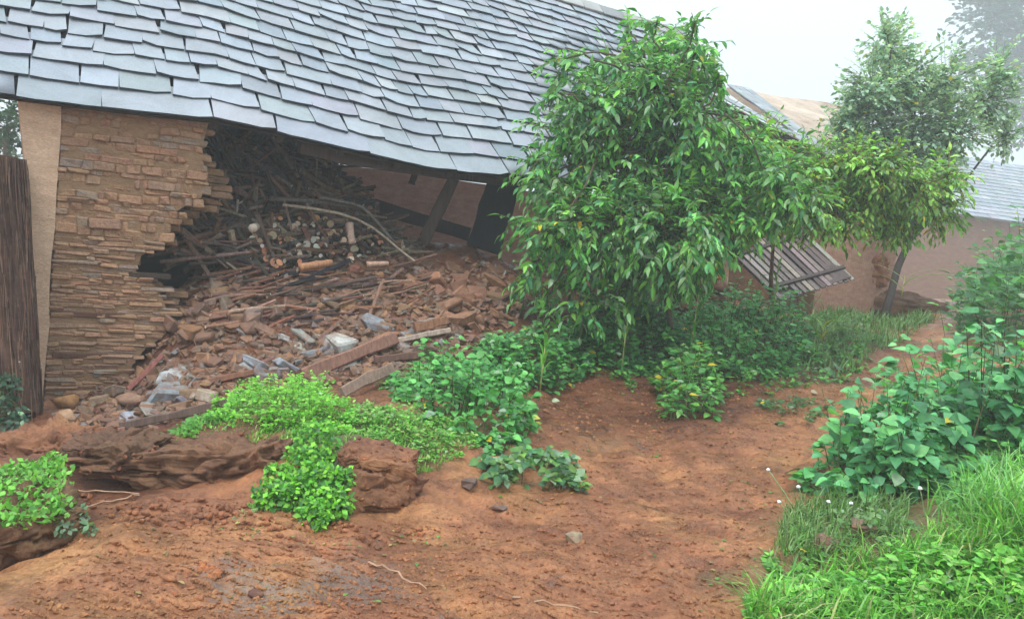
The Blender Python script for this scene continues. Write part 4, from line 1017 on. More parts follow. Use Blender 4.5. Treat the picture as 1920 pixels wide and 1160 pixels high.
def tree(name, label, base, blobs, d0, dspread, kind, lsize, n_sprig, per, pal, n_ind, droop, trunk_pts, trunk_r, extra=(.06, .01), bark=(.13,.10,.07), group=None, sprig_len=.4):
    root = thing(name, label, 'tree', base, group)
    tr = np.array(trunk_pts); V, F = tube(tr, np.linspace(1, .45, len(tr)) * trunk_r, 9, True, .05); piece('trunk', V, clean(F), M['bark'], root, bark, True)
    top = tr[-1]; C3 = []; w_ = np.array([b[2] ** 2 for b in blobs], float); w_ /= w_.sum()
    for (bx, by, br) in blobs: C3.append((P(bx, by, d0 + rng.uniform(-.3, .3) * dspread), br / FPX * d0))
    br_, tw = [], []
    for c, r in C3:
        k = tr[rng.integers(max(1, len(tr) // 2), len(tr))]; q = curve(k, c, .08 * np.linalg.norm(c - k), 7, .04); V, F = tube(q, np.linspace(trunk_r * .42, .008, 7), 6, False)
        piece('limb', V, F, M['bark'], root, np.array(bark) * .9, True)
    Pos, Dir, Up, Sz, Sh = [], [], [], [], []
    for i in range(n_sprig):
        c, r = C3[rng.choice(len(C3), p=w_)]; v_ = rng.normal(0, 1, 3); v_ /= np.linalg.norm(v_); rr = r * rng.uniform(.35, 1.0) ** .6
        v_ *= np.array([1, .9, 1]); p = c + v_ * rr; sh_ = float(np.clip(rng.normal(1, .28), .45, 1.7))
        out = v_ + np.array([0, -.25, 0]); L = sprig_len * rng.uniform(.6, 1.2)
        d = out * .7 + Z_ * rng.uniform(-.1, .5) - Z_ * droop * .6; d /= np.linalg.norm(d)
        q = [p - d * L * .5]; dd = d.copy()
        for s in range(4):
            dd = dd - Z_ * droop * .34; dd /= np.linalg.norm(dd); q.append(q[-1] + dd * L / 4)
        q = np.array(q)
        V, F = tube(q, np.linspace(.0045, .0018, 5), 3, False); tw.append((V, F, np.array(bark) * rng.uniform(.8, 1.8)))
        for s in range(per):
            t = (s + 1) / per * 4; k = min(3, int(t)); f = t - k; pt = lerp(q[k], q[min(4, k + 1)], f); ax = q[min(4, k + 1)] - q[k]; ax /= np.linalg.norm(ax) + 1e-9
            side = np.cross(ax, Z_); side /= np.linalg.norm(side) + 1e-9; sg = 1 if s % 2 else -1
            ld = ax * .75 + side * sg * rng.uniform(.5, 1.1) + rng.normal(0, .22, 3) - Z_ * droop * rng.uniform(.2, .9)
            if s == per - 1: ld = ax + rng.normal(0, .1, 3) - Z_ * droop * .4
            Pos.append(pt); Dir.append(ld); Up.append(Z_ + rng.normal(0, .45, 3)); Sz.append(lsize * rng.uniform(.45, 1.35)); Sh.append(sh_)
    V, F, T = join(tw); piece('twigs', V, F, M['bark'], root, T, kind='stuff')
    Pos, Dir, Up, Sz = map(np.array, (Pos, Dir, Up, Sz)); T = palette(pal, len(Pos)) * np.array(Sh)[:, None]; rn = rng.random(len(Pos))
    T[rn < extra[0]] = palette(PALE, int((rn < extra[0]).sum())); y_ = rn > 1 - extra[1]; T[y_] = palette(YEL, int(y_.sum()))
    place_leaves(root, kind, Pos, Dir, Up, Sz, T, n_ind, name); return root

# main tree
MB = [(1232,40,16),(1303,45,16),(1290,70,30),(1335,110,18),(1225,75,40),(1000,300,25),(1380,260,40),(1180,90,25),(1060,110,25),(1035,440,40),(1150,560,30),(1250,440,110),(1240,85,50),(1305,95,40),(1290,150,60),(1240,160,80),(1150,120,60),(1085,150,50),(1120,200,80),(1200,240,110),(1300,230,70),(1060,260,60),(1150,320,120),(1035,340,55),
      (1250,350,120),(1345,300,85),(1370,230,45),(1110,430,95),(1200,440,100),(1040,430,50),(1300,430,100),(1420,350,90),(1400,400,65),(1010,490,34),(1080,520,48),(1470,330,60),(1490,370,60),(1180,520,60),(1290,500,50)]
tb = G(1262, 655)[0]
tree('drooping_leafy_tree', 'large leafy green tree with hanging leaves in front of the slate roof', tb, [(x_, y_, r_ * .86) for x_, y_, r_ in MB] + [(975,420,22),(990,520,24),(1025,560,24),(1100,570,30),(985,330,18),(1015,230,20),(1040,175,20),(1350,150,20),(1365,200,18),(1060,90,14),(1180,60,18),(1410,275,26)], 8.7, 1.6, 'lance', .102, 2000, 11, GREEN_T, 280, .42,
     [tb, P(1255, 590, 8.7), P(1235, 500, 8.7), P(1215, 400, 8.7), P(1205, 280, 8.7), P(1230, 160, 8.7)], .035, (.09, .006))
# tall shoots at the tree top
BB = [(1460,330,50),(1540,340,60),(1620,360,60),(1690,400,45),(1570,400,50),(1650,320,50),(1720,350,45),(1430,260,35),(1760,390,40),(1530,300,40),(1600,300,35),(1510,395,40),(1400,400,60),(1660,430,30),(1780,330,30)]
tb2 = G(1447, 585)[0]
tree('yellow_green_tree', 'slender tree with yellow tinged leaves reaching right from the big tree', tb2, BB, 9.8, 1.0, 'lance', .085, 1300, 9, [(.24,.48,.07),(.18,.38,.06),(.30,.52,.10),(.12,.28,.06)], 0, .35,
     [tb2, P(1446, 520, 10.5), P(1450, 450, 10.4), P(1500, 390, 10.3), P(1580, 370, 10.2)], .03, (.06, .03), (.20,.10,.08))
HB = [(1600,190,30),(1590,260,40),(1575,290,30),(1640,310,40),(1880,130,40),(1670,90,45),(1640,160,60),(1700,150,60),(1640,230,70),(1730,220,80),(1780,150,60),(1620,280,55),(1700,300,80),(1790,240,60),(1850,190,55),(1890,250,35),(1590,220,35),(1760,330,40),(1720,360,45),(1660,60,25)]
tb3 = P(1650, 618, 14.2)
tree('misty_tree', 'pale fine leaved tree with leaves coloured pale as in mist above the far house', tb3, [(x_, y_, r_ * .85) for x_, y_, r_ in HB], 14.2, 1.6, 'small', .085, 1900, 11, [(.30,.46,.33),(.36,.52,.40),(.24,.40,.28),(.42,.56,.40)], 0, .15,  # leaf tints paled so the whitening of mist sits in the colour
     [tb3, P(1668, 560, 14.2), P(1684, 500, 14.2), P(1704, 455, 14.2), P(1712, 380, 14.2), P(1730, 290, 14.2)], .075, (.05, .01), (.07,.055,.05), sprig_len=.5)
DB = [(1900,60,110),(1960,160,120),(1870,10,70),(1930,-40,110),(1990,40,120),(1905,180,60)]
dtb = P(1960, 500, 80)
tree('distant_tree', 'dark tree almost lost in the mist at the upper right corner', dtb, DB, 80, 8, 'tiny', .65, 1100, 10, [(.03,.08,.035),(.04,.10,.04)], 0, .1,
     [dtb - Z_ * 2, P(1960, 300, 80), P(1950, 120, 80)], .6, (0, 0), (.06,.05,.04), sprig_len=3.)
GB = [(10,240,40),(-20,300,50),(20,200,22)]
gtb = P(10, 420, 17)
tree('background_bush', 'dark green growth glimpsed between the stalk stack and the eaves', gtb, GB, 17, 1.5, 'small', .12, 160, 10, [(.03,.08,.04),(.04,.10,.05)], 0, .2, [gtb - Z_ * 2, P(10, 300, 17), P(8, 240, 17)], .06, (0, 0))

# ------------------------------------------------------------------ shrubs
def shrub(name, label, foot, hpx, kind, lsize, n, pal, n_ind=0, cat='shrub', group=None, d_up=.5, stems=14, extra=(.03, .004), dome=True, per=14, edge=.25):
    """foot: polygon of its footprint where seen on the ground; hpx: height in metres"""
    foot3 = G(np.array([p[0] for p in foot]), np.array([p[1] for p in foot])); c = foot3.mean(0); c[2] = Hg(c[0], c[1])
    root = thing(name, label, cat, c, group); gp = foot3[:, :2]; lo, hi = gp.min(0), gp.max(0); q = []
    while sum(map(len, q)) < n:
        a = rng.uniform(lo, hi, (n, 2)); q.append(a[inpoly(a[:, 0], a[:, 1], gp)])
    q = np.concatenate(q)[:n]; dd = np.full(n, 9.)
    for k in range(len(gp)):
        a, b = gp[k], gp[(k + 1) % len(gp)]; ab = b - a; t = np.clip(((q - a) @ ab) / (ab @ ab + 1e-9), 0, 1); dd = np.minimum(dd, np.linalg.norm(q - a - t[:, None] * ab, axis=1))
    env = np.clip(dd / edge, .12, 1) ** .6 * (1 + .35 * fbm(xyz(q[:, 0] * 2.8, q[:, 1] * 2.8), 2, len(name))) * hpx
    ns = max(4, n // per); si = rng.integers(n, size=ns); zb_ = Hg(q[si, 0], q[si, 1]); B = np.stack([q[si, 0], q[si, 1], zb_], -1)
    hh = env[si] * rng.uniform(.5, 1.12, ns); o2 = np.stack([q[si, 0] - c[0], q[si, 1] - c[1], np.zeros(ns)], -1); rr_ = np.linalg.norm(o2, axis=1)[:, None]; o2 = o2 / (rr_ + .05)
    L2 = o2 * rng.uniform(.0, .45, ns)[:, None] * hh[:, None] + rng.normal(0, .16, (ns, 3)) * hh[:, None] * np.array([1, 1, 0])
    j = rng.integers(ns, size=n); frac = rng.random(n) ** .6; Pos = B[j] + Z_ * (hh[j] * frac)[:, None] + L2[j] * (frac ** 1.6)[:, None]
    az = rng.uniform(0, 6.283, n); out = np.stack([np.cos(az), np.sin(az), 0 * az], -1); Pos = Pos + out * (lsize * rng.uniform(.1, .9, n) * (1.15 - .6 * frac))[:, None]
    Dir = out * .9 + L2[j] / (hh[j][:, None] + .01) * .8 + rng.normal(0, .25, (n, 3)) + Z_ * (d_up * (frac[:, None] - .3)) - Z_ * .1 + np.array([0, -.15, 0]); Up = Z_ + out * .35 + rng.normal(0, .25, (n, 3)) + np.array([0, -.3, 0])
    Sz = lsize * rng.uniform(.5, 1.25, n); T = palette(pal, n) * (.8 + .35 * frac)[:, None] if False else palette(pal, n)
    rn = rng.random(n); T[rn < extra[0]] = palette(PALE, int((rn < extra[0]).sum())); y_ = rn > 1 - extra[1]; T[y_] = palette(YEL, int(y_.sum()))
    place_leaves(root, kind, Pos, Dir, Up, Sz, T, n_ind, name)
    sm = []
    for k in range(min(ns, 260)):
        b = B[k] - Z_ * .02; V, F = tube(np.array([b, b + Z_ * hh[k] * .5 + L2[k] * .35, b + Z_ * hh[k] + L2[k]]), np.array([1, .8, .4]) * min(.006, lsize * .06), 4, False); sm.append((V, F, pick([(.12,.16,.06),(.15,.12,.07)], .2)))
    V, F, T = join(sm); piece('stems', V, F, M['bark'], root, T, kind='stuff'); return root
NET = [(.10,.34,.11),(.15,.43,.14),(.06,.22,.08),(.19,.50,.17),(.12,.38,.15)]
DKG = [(.08,.27,.07),(.12,.36,.10),(.05,.18,.06),(.15,.42,.11)]
BRT = [(.20,.52,.04),(.26,.58,.06),(.13,.40,.04),(.32,.60,.10),(.16,.45,.06)]
MIDG = [(.09,.30,.06),(.13,.37,.08),(.07,.22,.055),(.18,.44,.09)]
shrub('broad_leaf_shrub', 'nearest broad leaved shrub beside the mud path at the right', [(1500,900),(1540,940),(1640,960),(1740,940),(1790,900),(1760,860),(1600,855)], .55, 'broad', .095, 1500, NET, 190, stems=40)
shrub('broad_leaf_shrub', 'large broad leaved shrub rising behind the nearest one', [(1640,850),(1720,890),(1800,910),(2060,900),(2080,790),(1900,760),(1700,780)], .82, 'broad', .11, 2600, NET, 200, stems=50)
shrub('tall_weed_bank', 'hazy dark green bushes on the bank below the far slate roof', [(1760,610),(1850,660),(1990,670),(2060,600),(1950,560),(1820,570)], 1.25, 'small', .15, 12000, [(.06,.17,.06),(.13,.36,.11),(.09,.27,.08)], 0, stems=30)
shrub('round_leaf_shrub', 'rounded green shrub with mint like leaves in the middle foreground', [(745,750),(800,800),(900,830),(990,830),(990,770),(900,720),(780,715)], .36, 'broad', .062, 2000, [(.09,.33,.07),(.12,.40,.09),(.16,.46,.12),(.06,.22,.06)], 120, stems=30, extra=(.05, .006))
shrub('dark_shrub', 'dense dark green shrub behind the maize seedling', [(890,700),(960,730),(1080,725),(1100,680),(1000,650),(900,660)], .48, 'small', .075, 2000, DKG, 0, stems=20)
shrub('dark_shrub', 'dark ground shrub in the shade under the big tree', [(1050,685),(1160,700),(1270,690),(1260,620),(1100,610)], .55, 'small', .08, 3400, DKG, 0, stems=20)
shrub('dark_shrub', 'thick rounded dark shrub on the bank right of the big tree', [(1270,700),(1400,720),(1500,695),(1520,640),(1420,605),(1290,620)], .6, 'small', .08, 4600, DKG, 0, stems=24)
shrub('leafy_plant', 'bushy plant with mixed leaves at the foot of the big tree', [(1220,770),(1290,800),(1350,775),(1345,690),(1235,690)], .5, 'small', .08, 1100, MIDG, 60, stems=24, extra=(.05, .03))
shrub('ground_weeds', 'low tangled weeds between the shrubs on the bank under the trees', [(1060,720),(1200,735),(1240,720),(1400,745),(1560,720),(1640,670),(1600,640),(1300,680),(1060,680)], .16, 'small', .05, 2600, MIDG, 0, 'weeds', extra=(.04, .01))
shrub('ground_weeds', 'straggling weeds at the rubble edge behind the round leaved shrub', [(700,730),(760,745),(900,700),(900,670),(800,690)], .16, 'small', .045, 700, MIDG, 0, 'weeds', extra=(.04, .0))
shrub('low_herb', 'small leaved creeper mixed into the ledge grass', [(640,800),(700,850),(800,880),(850,870),(910,830),(880,780),(760,775),(650,765)], .10, 'tiny', .028, 3600, [(.16,.42,.06),(.22,.5,.08),(.11,.3,.05),(.3,.4,.12)], 0, 'herb')
shrub('fallen_sprig', 'uprooted leafy sprig lying at the edge of the mud path', [(910,930),(990,955),(1085,930),(1080,870),(980,855),(905,870)], .24, 'broad', .06, 520, [(.07,.20,.08),(.10,.24,.06),(.16,.30,.06),(.16,.26,.16)], 90, stems=26, extra=(.16, .01))
shrub('hanging_leaves', 'dark leafy tuft hanging below the round leaved shrub', [(900,830),(930,865),(980,860),(985,825)], .12, 'broad', .06, 150, DKG, 60, stems=8)
shrub('bright_herb', 'bright yellow green herb clump spilling over the broken ledge', [(385,805),(430,790),(480,805),(560,825),(655,815),(665,770),(600,745),(520,735),(440,745),(400,770)], .20, 'tiny', .030, 6000, BRT, 0, per=22, cat='herb', extra=(.02, .0))
shrub('low_herb', 'sparse green creeper along the top of the long slab', [(285,835),(330,838),(440,815),(440,775),(370,785)], .09, 'tiny', .034, 1300, [(.13,.36,.05),(.18,.45,.07),(.10,.28,.05)], 0, stems=20, cat='herb')
shrub('bank_weeds', 'low weeds growing along the mud bank left of the far path', [(1420,790),(1520,800),(1545,770),(1480,745),(1425,760)], .14, 'small', .045, 420, [(.06,.15,.05),(.08,.2,.06)], 0, stems=20, cat='weeds')
shrub('bank_weeds', 'pale green weeds at the foot of the misty tree', [(1480,690),(1590,700),(1650,640),(1600,600),(1490,620)], .20, 'tiny', .055, 2400, [(.09,.19,.05),(.12,.24,.07),(.08,.16,.06)], 0, stems=20, cat='weeds')
# herb cascading down the broken face: separate clump
def clump(name, label, blobs, kind, lsize, n, pal, cat, dirz=-.3, extra=(.02, 0), stems=20):
    c0 = P(*blobs[0][:3]); root = thing(name, label, cat, c0); w_ = np.array([b[3] ** 2 for b in blobs], float); w_ /= w_.sum()
    ch = rng.choice(len(blobs), size=n, p=w_); C = np.array([P(*b[:3]) for b in blobs]); Rr = np.array([b[3] / FPX * b[2] for b in blobs])
    v_ = rng.normal(0, 1, (n, 3)); v_ /= np.linalg.norm(v_, axis=1)[:, None]; Pos = C[ch] + v_ * (Rr[ch] * rng.uniform(.5, 1.05, n))[:, None] * np.array([1, .8, 1])
    Dir = v_ * .5 + rng.normal(0, .6, (n, 3)) + Z_ * dirz + np.array([0, -.3, 0]); Up = Z_ + v_ * .6 + np.array([0, -.4, 0]) + rng.normal(0, .35, (n, 3)); T = palette(pal, n)
    rn = rng.random(n); T[rn < extra[0]] = palette(PALE, int((rn < extra[0]).sum()))
    place_leaves(root, kind, Pos, Dir, Up, lsize * rng.uniform(.5, 1.3, n), T, 0, name); sm = []
    for k in range(stems):
        i, j = rng.integers(n, size=2); V, F = tube(curve(Pos[i], Pos[j], -.03, 5, .05), .002, 3, False)
        if np.linalg.norm(Pos[i] - Pos[j]) < .3: sm.append((V, F, np.array((.14, .16, .05))))
    if sm: V, F, T = join(sm); piece('stems', V, F, M['bark'], root, T, kind='stuff')
    return root
clump('cascading_herb', 'bright herb cascading down the broken earth between two slabs', [(590,830,5.0,45),(570,870,4.85,40),(600,910,4.7,50),(560,930,4.6,45),(620,950,4.55,40),(500,935,4.55,30),(520,890,4.7,25),(590,965,4.45,30),(640,900,4.7,25)],
      'tiny', .036, 4600, BRT[:3] + [(.08,.25,.04),(.07,.2,.05)], 'herb')
clump('pale_sprig', 'little pale leaved sprig lying on the mud beside the cascading herb', [(455,970,4.35,14),(475,960,4.4,12)], 'tiny', .03, 60, [(.35,.42,.22),(.2,.3,.12)], 'sprig')
clump('weed_tuft', 'grey green weed tuft at the lip of the left hollow', [(150,970,4.2,18),(120,990,4.1,14),(170,990,4.15,12)], 'tiny', .035, 150, [(.12,.22,.10),(.2,.3,.18)], 'weeds')
clump('tiny_sprout', 'tiny green sprout alone on the mud path', [(1218,1042,4.35,9)], 'tiny', .022, 26, [(.16,.2,.09),(.1,.14,.06)], 'sprout')
clump('seedling', 'small pale seedling in front of the bank weeds', [(1563,690,9.6,9)], 'small', .08, 8, [(.16,.3,.16)], 'seedling')
clump('dark_foot_growth', 'dark growth at the foot of the stalk stack', [(15,770,6.5,30),(10,720,6.6,25),(40,800,6.2,22)], 'small', .05, 300, [(.03,.08,.04),(.05,.1,.06)], 'weeds')

# ------------------------------------------------------------------ grass
def grass(name, label, foot, n, h0, h1, pal, lean=.5, width=.005, parent=None, z_add=0., arc=1.):
    g = ground_poly(foot); lo, hi = g.min(0), g.max(0); q = []
    while sum(map(len, q)) < n:
        a = rng.uniform(lo, hi, (n * 2, 2)); a = a[inpoly(a[:, 0], a[:, 1], g)]; cl_ = vnoise(xyz(a[:, 0] * 5, a[:, 1] * 5), 61) > rng.uniform(-1.1, .8, len(a)); q.append(a[cl_])
    q = np.concatenate(q)[:n]; z = Hg(q[:, 0], q[:, 1]) + z_add - .01; h = rng.uniform(h0, h1, n) * (1 + .3 * vnoise(xyz(q[:, 0] * 3, q[:, 1] * 3), 8))
    az = rng.uniform(0, 6.283, n); ld = np.stack([np.cos(az), np.sin(az), 0 * az], -1); ln_ = rng.uniform(.15, 1, n) * lean; sd = np.stack([-np.sin(az + .4), np.cos(az + .4), 0 * az], -1)
    B = np.stack([q[:, 0], q[:, 1], z], -1); V = np.empty((n, 7, 3)); w_ = width * rng.uniform(.7, 1.5, n)
    for k, (t, wf) in enumerate(((0, .8), (.4, 1), (.75, .7))):
        c = B + Z_ * (h * t * (1 - .35 * ln_ * t * arc))[:, None] + ld * (h * ln_ * t * t)[:, None]; V[:, 2 * k] = c - sd * (w_ * wf)[:, None]; V[:, 2 * k + 1] = c + sd * (w_ * wf)[:, None]
    V[:, 6] = B + Z_ * (h * (1 - .45 * ln_ * arc))[:, None] + ld * (h * ln_ * 1.05)[:, None]
    F0 = np.array([[0, 1, 3], [0, 3, 2], [2, 3, 5], [2, 5, 4], [4, 5, 6]]); F = (F0[None] + (np.arange(n) * 7)[:, None, None]).reshape(-1, 3)
    T = np.repeat(palette(pal, n, .22), 7, 0)
    return piece(name, V.reshape(-1, 3), F, M['grass'], None, T, kind='stuff', label=label, category='grass')
GP = [(.15,.40,.05),(.20,.50,.07),(.11,.30,.05),(.28,.55,.11),(.22,.44,.14),(.15,.40,.05),(.20,.50,.07),(.09,.24,.05),(.38,.38,.16)]
grass('ledge_grass', 'short grass covering the ledge above the broken slabs', [(300,838),(430,770),(640,775),(760,790),(880,780),(905,820),(830,880),(790,890),(720,855),(640,830),(520,830)], 7000, .015, .065, [(.18,.42,.06),(.24,.50,.09),(.13,.32,.06),(.28,.42,.12)], .9, .0035)
grass('right_grass', 'lush mixed grass filling the lower right corner', [(1400,1175),(1440,1080),(1560,1070),(1700,1040),(1840,980),(1940,920),(2250,960),(2250,1240),(1700,1240)], 11000, .05, .24, GP, 1.3, .004)
grass('right_bank_grass', 'long arching grass blades on the right bank', [(1780,1010),(1720,970),(1830,930),(1960,880),(2250,900),(2250,1000),(1980,1090)], 2900, .16, .36, [(.15,.40,.06),(.23,.50,.10),(.28,.50,.18),(.17,.4,.12)], 1.2, .0045)
grass('thin_bank_grass', 'thin grass among the white flowers beside the path', [(1440,1060),(1480,960),(1560,950),(1700,960),(1700,1010),(1560,1060)], 1500, .05, .20, [(.14,.28,.06),(.2,.3,.12),(.1,.2,.05)], 1.0, .003)
grass('far_grass', 'pale grass on the bank near the misty tree', [(1480,690),(1600,700),(1700,640),(1760,600),(1600,590),(1490,620)], 2600, .10, .30, [(.12,.24,.06),(.16,.28,.1)], .9, .006)
# grass on the broken-off slab at the left, rooted on the slab's top
_sl = [o for o in bpy.data.objects if o.get('label', '').startswith('grass topped slab')][0]
_vs = np.array([v.co[:] for v in _sl.data.vertices]) + np.array(_sl.location); _top = _vs[_vs[:, 2] > np.quantile(_vs[:, 2], .66)]
def leafy_on(points, name, label, n, kind, lsize, pal, hmax):
    i = rng.integers(len(points), size=n); Pos = points[i] + rng.normal(0, .02, (n, 3)) * np.array([1, 1, 0]) + Z_ * rng.uniform(0, hmax, n)[:, None]
    root = thing(name, label, 'grass', points.mean(0)); Dir = rng.normal(0, .6, (n, 3)) + Z_ * .5; Up = Z_ + rng.normal(0, .5, (n, 3)) + np.array([0, -.3, 0])
    place_leaves(root, kind, Pos, Dir, Up, lsize * rng.uniform(.5, 1.3, n), palette(pal, n), 0, name)
_x, _y, _ = topix(_top); _top = _top[(_x < 118)]
leafy_on(_top[_top[:, 2] > np.quantile(_top[:, 2], .3)], 'slab_grass', 'green weeds and grass growing on the broken off left slab', 2000, 'small', .032, [(.16,.42,.06),(.22,.50,.08),(.11,.3,.05)], .05)
shrub('weed_patch', 'clump of round leaved weeds in front of the flower stalks', [(1560,1175),(1600,1110),(1720,1070),(1900,1060),(1960,1180)], .22, 'small', .05, 4200, [(.16,.46,.06),(.24,.56,.10),(.12,.36,.06),(.3,.5,.14)], 0, 'weeds', extra=(.04, .003))
shrub('weed_patch', 'scattered weeds creeping onto the mud at the lower edge', [(1400,1160),(1440,1060),(1500,1000),(1540,1060),(1520,1160)], .12, 'small', .035, 900, [(.16,.40,.06),(.22,.46,.10),(.12,.3,.06)], 0, 'weeds', extra=(.04, .003))
# leafy weeds mixed into the right hand grass
shrub('weed_patch', 'bright leafy weeds in the grass at the bottom right', [(1400,1175),(1450,1110),(1600,1080),(1780,1050),(1940,1020),(1960,1180)], .15, 'lance', .052, 8000, [(.16,.46,.06),(.22,.54,.08),(.12,.36,.06),(.28,.56,.10)], 0, 'weeds', stems=60, extra=(.03, .002))
shrub('weed_patch', 'mixed low weeds around the stones below the nearest shrub', [(1490,1050),(1500,970),(1620,960),(1720,990),(1700,1050),(1580,1070)], .11, 'small', .035, 900, [(.10,.24,.06),(.14,.28,.08),(.2,.3,.12)], 0, 'weeds', stems=60, extra=(.05, .004))
shrub('weed_patch', 'green undergrowth filling the gap under the large right shrub', [(1760,960),(1840,960),(1960,900),(1960,840),(1820,880)], .28, 'small', .05, 1500, MIDG, 0, 'weeds', stems=60)

# ------------------------------------------------------------------ flowers, seedlings, fallen leaves
def flower(px0, py0, px1, py1, d, label, r=.012):
    b, t = P(px0, py0, d), P(px1, py1, d - .05); gz = Hg(b[0], b[1])
    root = thing('white_flower', label, 'flower', b, 'white flower heads on bare stalks'); q = curve(b, t, .01, 6, .01)
    V, F = tube(q, [.0045, .0042, .004, .0038, .0034, .003], 5); piece('stalk', V, clean(F), M['grass'], root, (.42,.52,.28), True)
    V = IV1 * r * np.array([1, 1, .8]) * (1 + .18 * rng.normal(0, 1, (len(IV1), 1))) + t; piece('flower_head', V, IF1, M['petal'], root)
for a in ((1490,955,1440,880,5.0,'white flower on the tallest stalk leaning left over the mud'), (1508,960,1497,912,5.0,'white flower just right of the tallest leaning stalk'), (1490,990,1461,940,4.9,'white flower on the short stalk nearest the mud'),
          (1558,985,1553,940,4.9,'white flower under the left side of the nearest shrub'), (1590,970,1596,943,4.9,'white flower under the middle of the nearest shrub'), (1738,990,1725,915,4.8,'white flower on an upright stalk at the right of the nearest shrub'),
          (1740,1010,1790,965,4.7,'white flower on a stalk leaning right over the grass'), (1480,1010,1468,992,4.8,'white flower low at the mud edge'), (1600,1100,1602,1080,4.2,'leftmost white flower in the bottom weeds'),
          (1622,1120,1625,1090,4.1,'white flower just right of the leftmost bottom one'), (1684,1110,1682,1085,4.2,'white flower in the middle of the bottom weeds'), (1805,1050,1807,1025,4.3,'rightmost white flower in the grass')):
    flower(*a)
def blade_plant(name, label, px, py, h, d, n, pal, spread=.25, L=.3, stalk=(.4,.42,.16)):
    b = P(px, py, d); root = thing(name, label, 'seedling', b)
    V, F = tube([b, b + Z_ * h * .5 + rng.normal(0, .01, 3), b + Z_ * h], [.008, .007, .004], 6); piece('stalk', V, clean(F), M['grass'], root, stalk, True)
    for k in range(n):
        t = .35 + .65 * k / n; p = b + Z_ * h * t; az = rng.uniform(0, 6.28); dr = np.array([math.cos(az), math.sin(az), 0]); V = []
        for s in np.linspace(0, 1, 6):
            c = p + Z_ * (L * (s * .9 - .45 * s * s)) + dr * (spread * L * (s + s * s)); w_ = .014 * math.sin(math.pi * (.12 + .88 * s)) + .001; sdv = np.array([-dr[1], dr[0], 0]); V += [c - sdv * w_, c + Z_ * -.003, c + sdv * w_]
        F = [[3 * i + j, 3 * i + j + 1, 3 * i + j + 4, 3 * i + j + 3] for i in range(5) for j in range(2)]
        piece('leaf', V, F, M['leaf'], root, palette(pal, 1)[0], True)
blade_plant('maize_seedling', 'tall bright green maize seedling on a pale stalk in the middle', 1010, 752, .55, 7.3, 7, [(.16,.42,.05),(.12,.34,.05)], .12, .36)
blade_plant('leafy_stalk', 'thin yellowish stalk standing under the left of the big tree', 1165, 700, .62, 8.4, 5, [(.14,.32,.05)], .2, .3)
blade_plant('leafy_stalk', 'thin stalk standing below the middle of the big tree', 1292, 690, .75, 8.6, 7, [(.10,.28,.05)], .3, .35)
blade_plant('leafy_stalk', 'light green stalk with narrow leaves before the slatted panel', 1447, 588, .6, 9.9, 9, [(.14,.32,.08)], .3, .22)
blade_plant('young_maize', 'young yellow green maize plant with drooping blades near the misty tree', 1538, 655, .32, 10.6, 9, [(.30,.40,.06),(.2,.36,.06),(.45,.42,.08)], .7, .28)
blade_plant('arching_weed', 'pale grassy weed arching over the path beside the right shrubs', 1690, 560, .35, 13, 6, [(.25,.36,.12)], .8, .5)
for i, (px, py, c, lab) in enumerate([(1072,735,(.6,.4,.05),'yellow leaf lying on the mud right of the maize seedling'),(1100,690,(.55,.42,.06),'yellow leaf at the right edge of the dark shrub'),(1034,756,(.42,.48,.32),'pale green leaf standing in the mud by the maize seedling'),
        (1338,722,(.6,.5,.06),'large yellow leaf at the foot of the big tree'),(988,765,(.6,.42,.08),'orange leaf at the right side of the round leaved shrub'),(995,790,(.5,.5,.08),'yellow green leaf below the orange one'),(1520,735,(.5,.42,.3),'withered tan leaf on the far mud'),
        (1565,705,(.3,.42,.25),'pale leaf on the mud below the bank weeds'),(1090,700,(.5,.5,.3),'small cream leaf behind the yellow one')]):
    q = G(px, py)[0] + Z_ * .03; V0, F0 = LT['broad']; D, S, Nn = ortho(np.array([[rng.normal(), -.3, .35]]), np.array([[0, -.6, 1.]])); V = q + .07 * (V0[:, 0:1] * D + V0[:, 1:2] * S + V0[:, 2:3] * Nn)
    piece('fallen_leaf', V, clean(F0), M['leaf'], None, c, label=lab, category='leaf', group='single coloured leaves lying about')
for (px, py, d) in ((1178,440,7.9),(1524,418,9.6),(1652,412,9.6),(1712,318,9.6),(1605,340,9.6),(1330,482,8.0),(1505,278,9.6)):
    pass
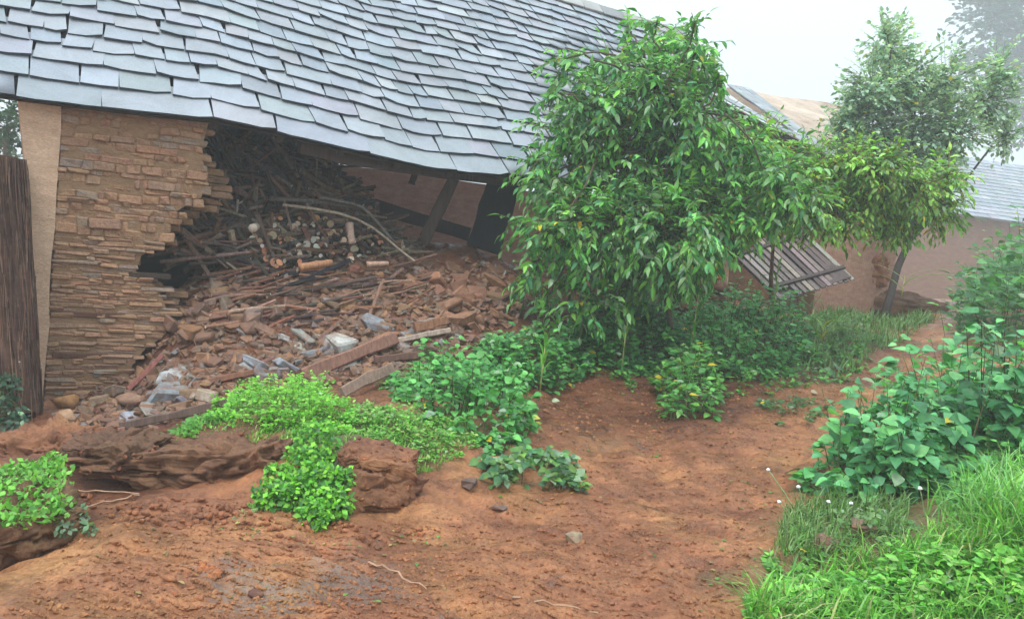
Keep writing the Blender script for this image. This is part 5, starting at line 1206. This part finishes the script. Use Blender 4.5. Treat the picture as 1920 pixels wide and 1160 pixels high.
# leaf litter washed onto the mud
lp = []
for poly, n in (([(900,960),(1000,850),(1060,700),(1250,700),(1420,700),(1500,800),(1400,860),(1200,860),(1100,960)], 190), ([(420,960),(640,1000),(900,990),(860,1020),(600,1030),(400,1000)], 70), ([(1380,860),(1480,940),(1440,1040),(1360,1160),(1300,1160)], 70), ([(130,1000),(400,960),(800,1030),(860,1150),(300,1150)], 60)):
    lp.append(G(*sample_poly(poly, n).T))
lp = np.concatenate(lp); nl = len(lp); lp[:, 2] += .006; az = rng.uniform(0, 6.283, nl)
V, F, T = leaves_mesh('small', lp, np.stack([np.cos(az), np.sin(az), rng.normal(.05, .15, nl)], -1), Z_ + rng.normal(0, .3, (nl, 3)), rng.uniform(.012, .034, nl), palette([(.30,.22,.10),(.16,.26,.07),(.38,.30,.10),(.14,.09,.05),(.12,.28,.06)], nl))
tri_quads(V, F, T, 'leaf_litter', M['leaf'], None, kind='stuff', label='small green and brown leaves littering the wet mud', category='litter')
# roots and straws on the mud
for lab, pts in (('pale root crossing the black gap under the long slab', [(130,922,4.6),(200,918,4.6),(262,925,4.6)]), ('thin bent root reaching out of the left hollow', [(150,955,4.35),(190,935,4.4),(262,928,4.5)]), ('pale straw lying on the grey track at the bottom', [(690,1058,3.86),(740,1075,3.8),(800,1105,3.68)]),
                 ('reddish straw on the mud at the bottom middle', [(960,1120,3.62),(1030,1128,3.62),(1120,1150,3.56)])):
    g = [(P(*p) if 'root' in lab else G(p[0], p[1])[0] + Z_ * .012) for p in pts]; V, F = tube(curve(g[0], g[-1], .01, 9, .02), np.linspace(.006, .003, 9), 5)
    piece('root' if 'root' in lab else 'straw', V, clean(F), M['straw'], None, (.42,.26,.17), label=lab, category='root' if 'root' in lab else 'straw')

# ------------------------------------------------------------------ haze
hm = bpy.data.materials.new('haze'); hm.use_nodes = True; t = hm.node_tree; t.nodes.clear()
pv = t.nodes.new('ShaderNodeVolumePrincipled'); pv.inputs['Color'].default_value = (.90, .96, 1.0, 1); pv.inputs['Density'].default_value = .0055; pv.inputs['Anisotropy'].default_value = .2
oo = t.nodes.new('ShaderNodeOutputMaterial'); t.links.new(pv.outputs[0], oo.inputs['Volume'])
zb, zt = float(GZ.min()) - 1.5, 36.; V = [(x, y, z) for x in (-720, 720) for y in (-80, 920) for z in (zb, zt)]
hz = piece('haze', V, [[0,1,3,2],[4,6,7,5],[0,4,5,1],[2,3,7,6],[0,2,6,4],[1,5,7,3]], hm, kind='stuff', label='thin pale mist filling the whole valley', category='mist')
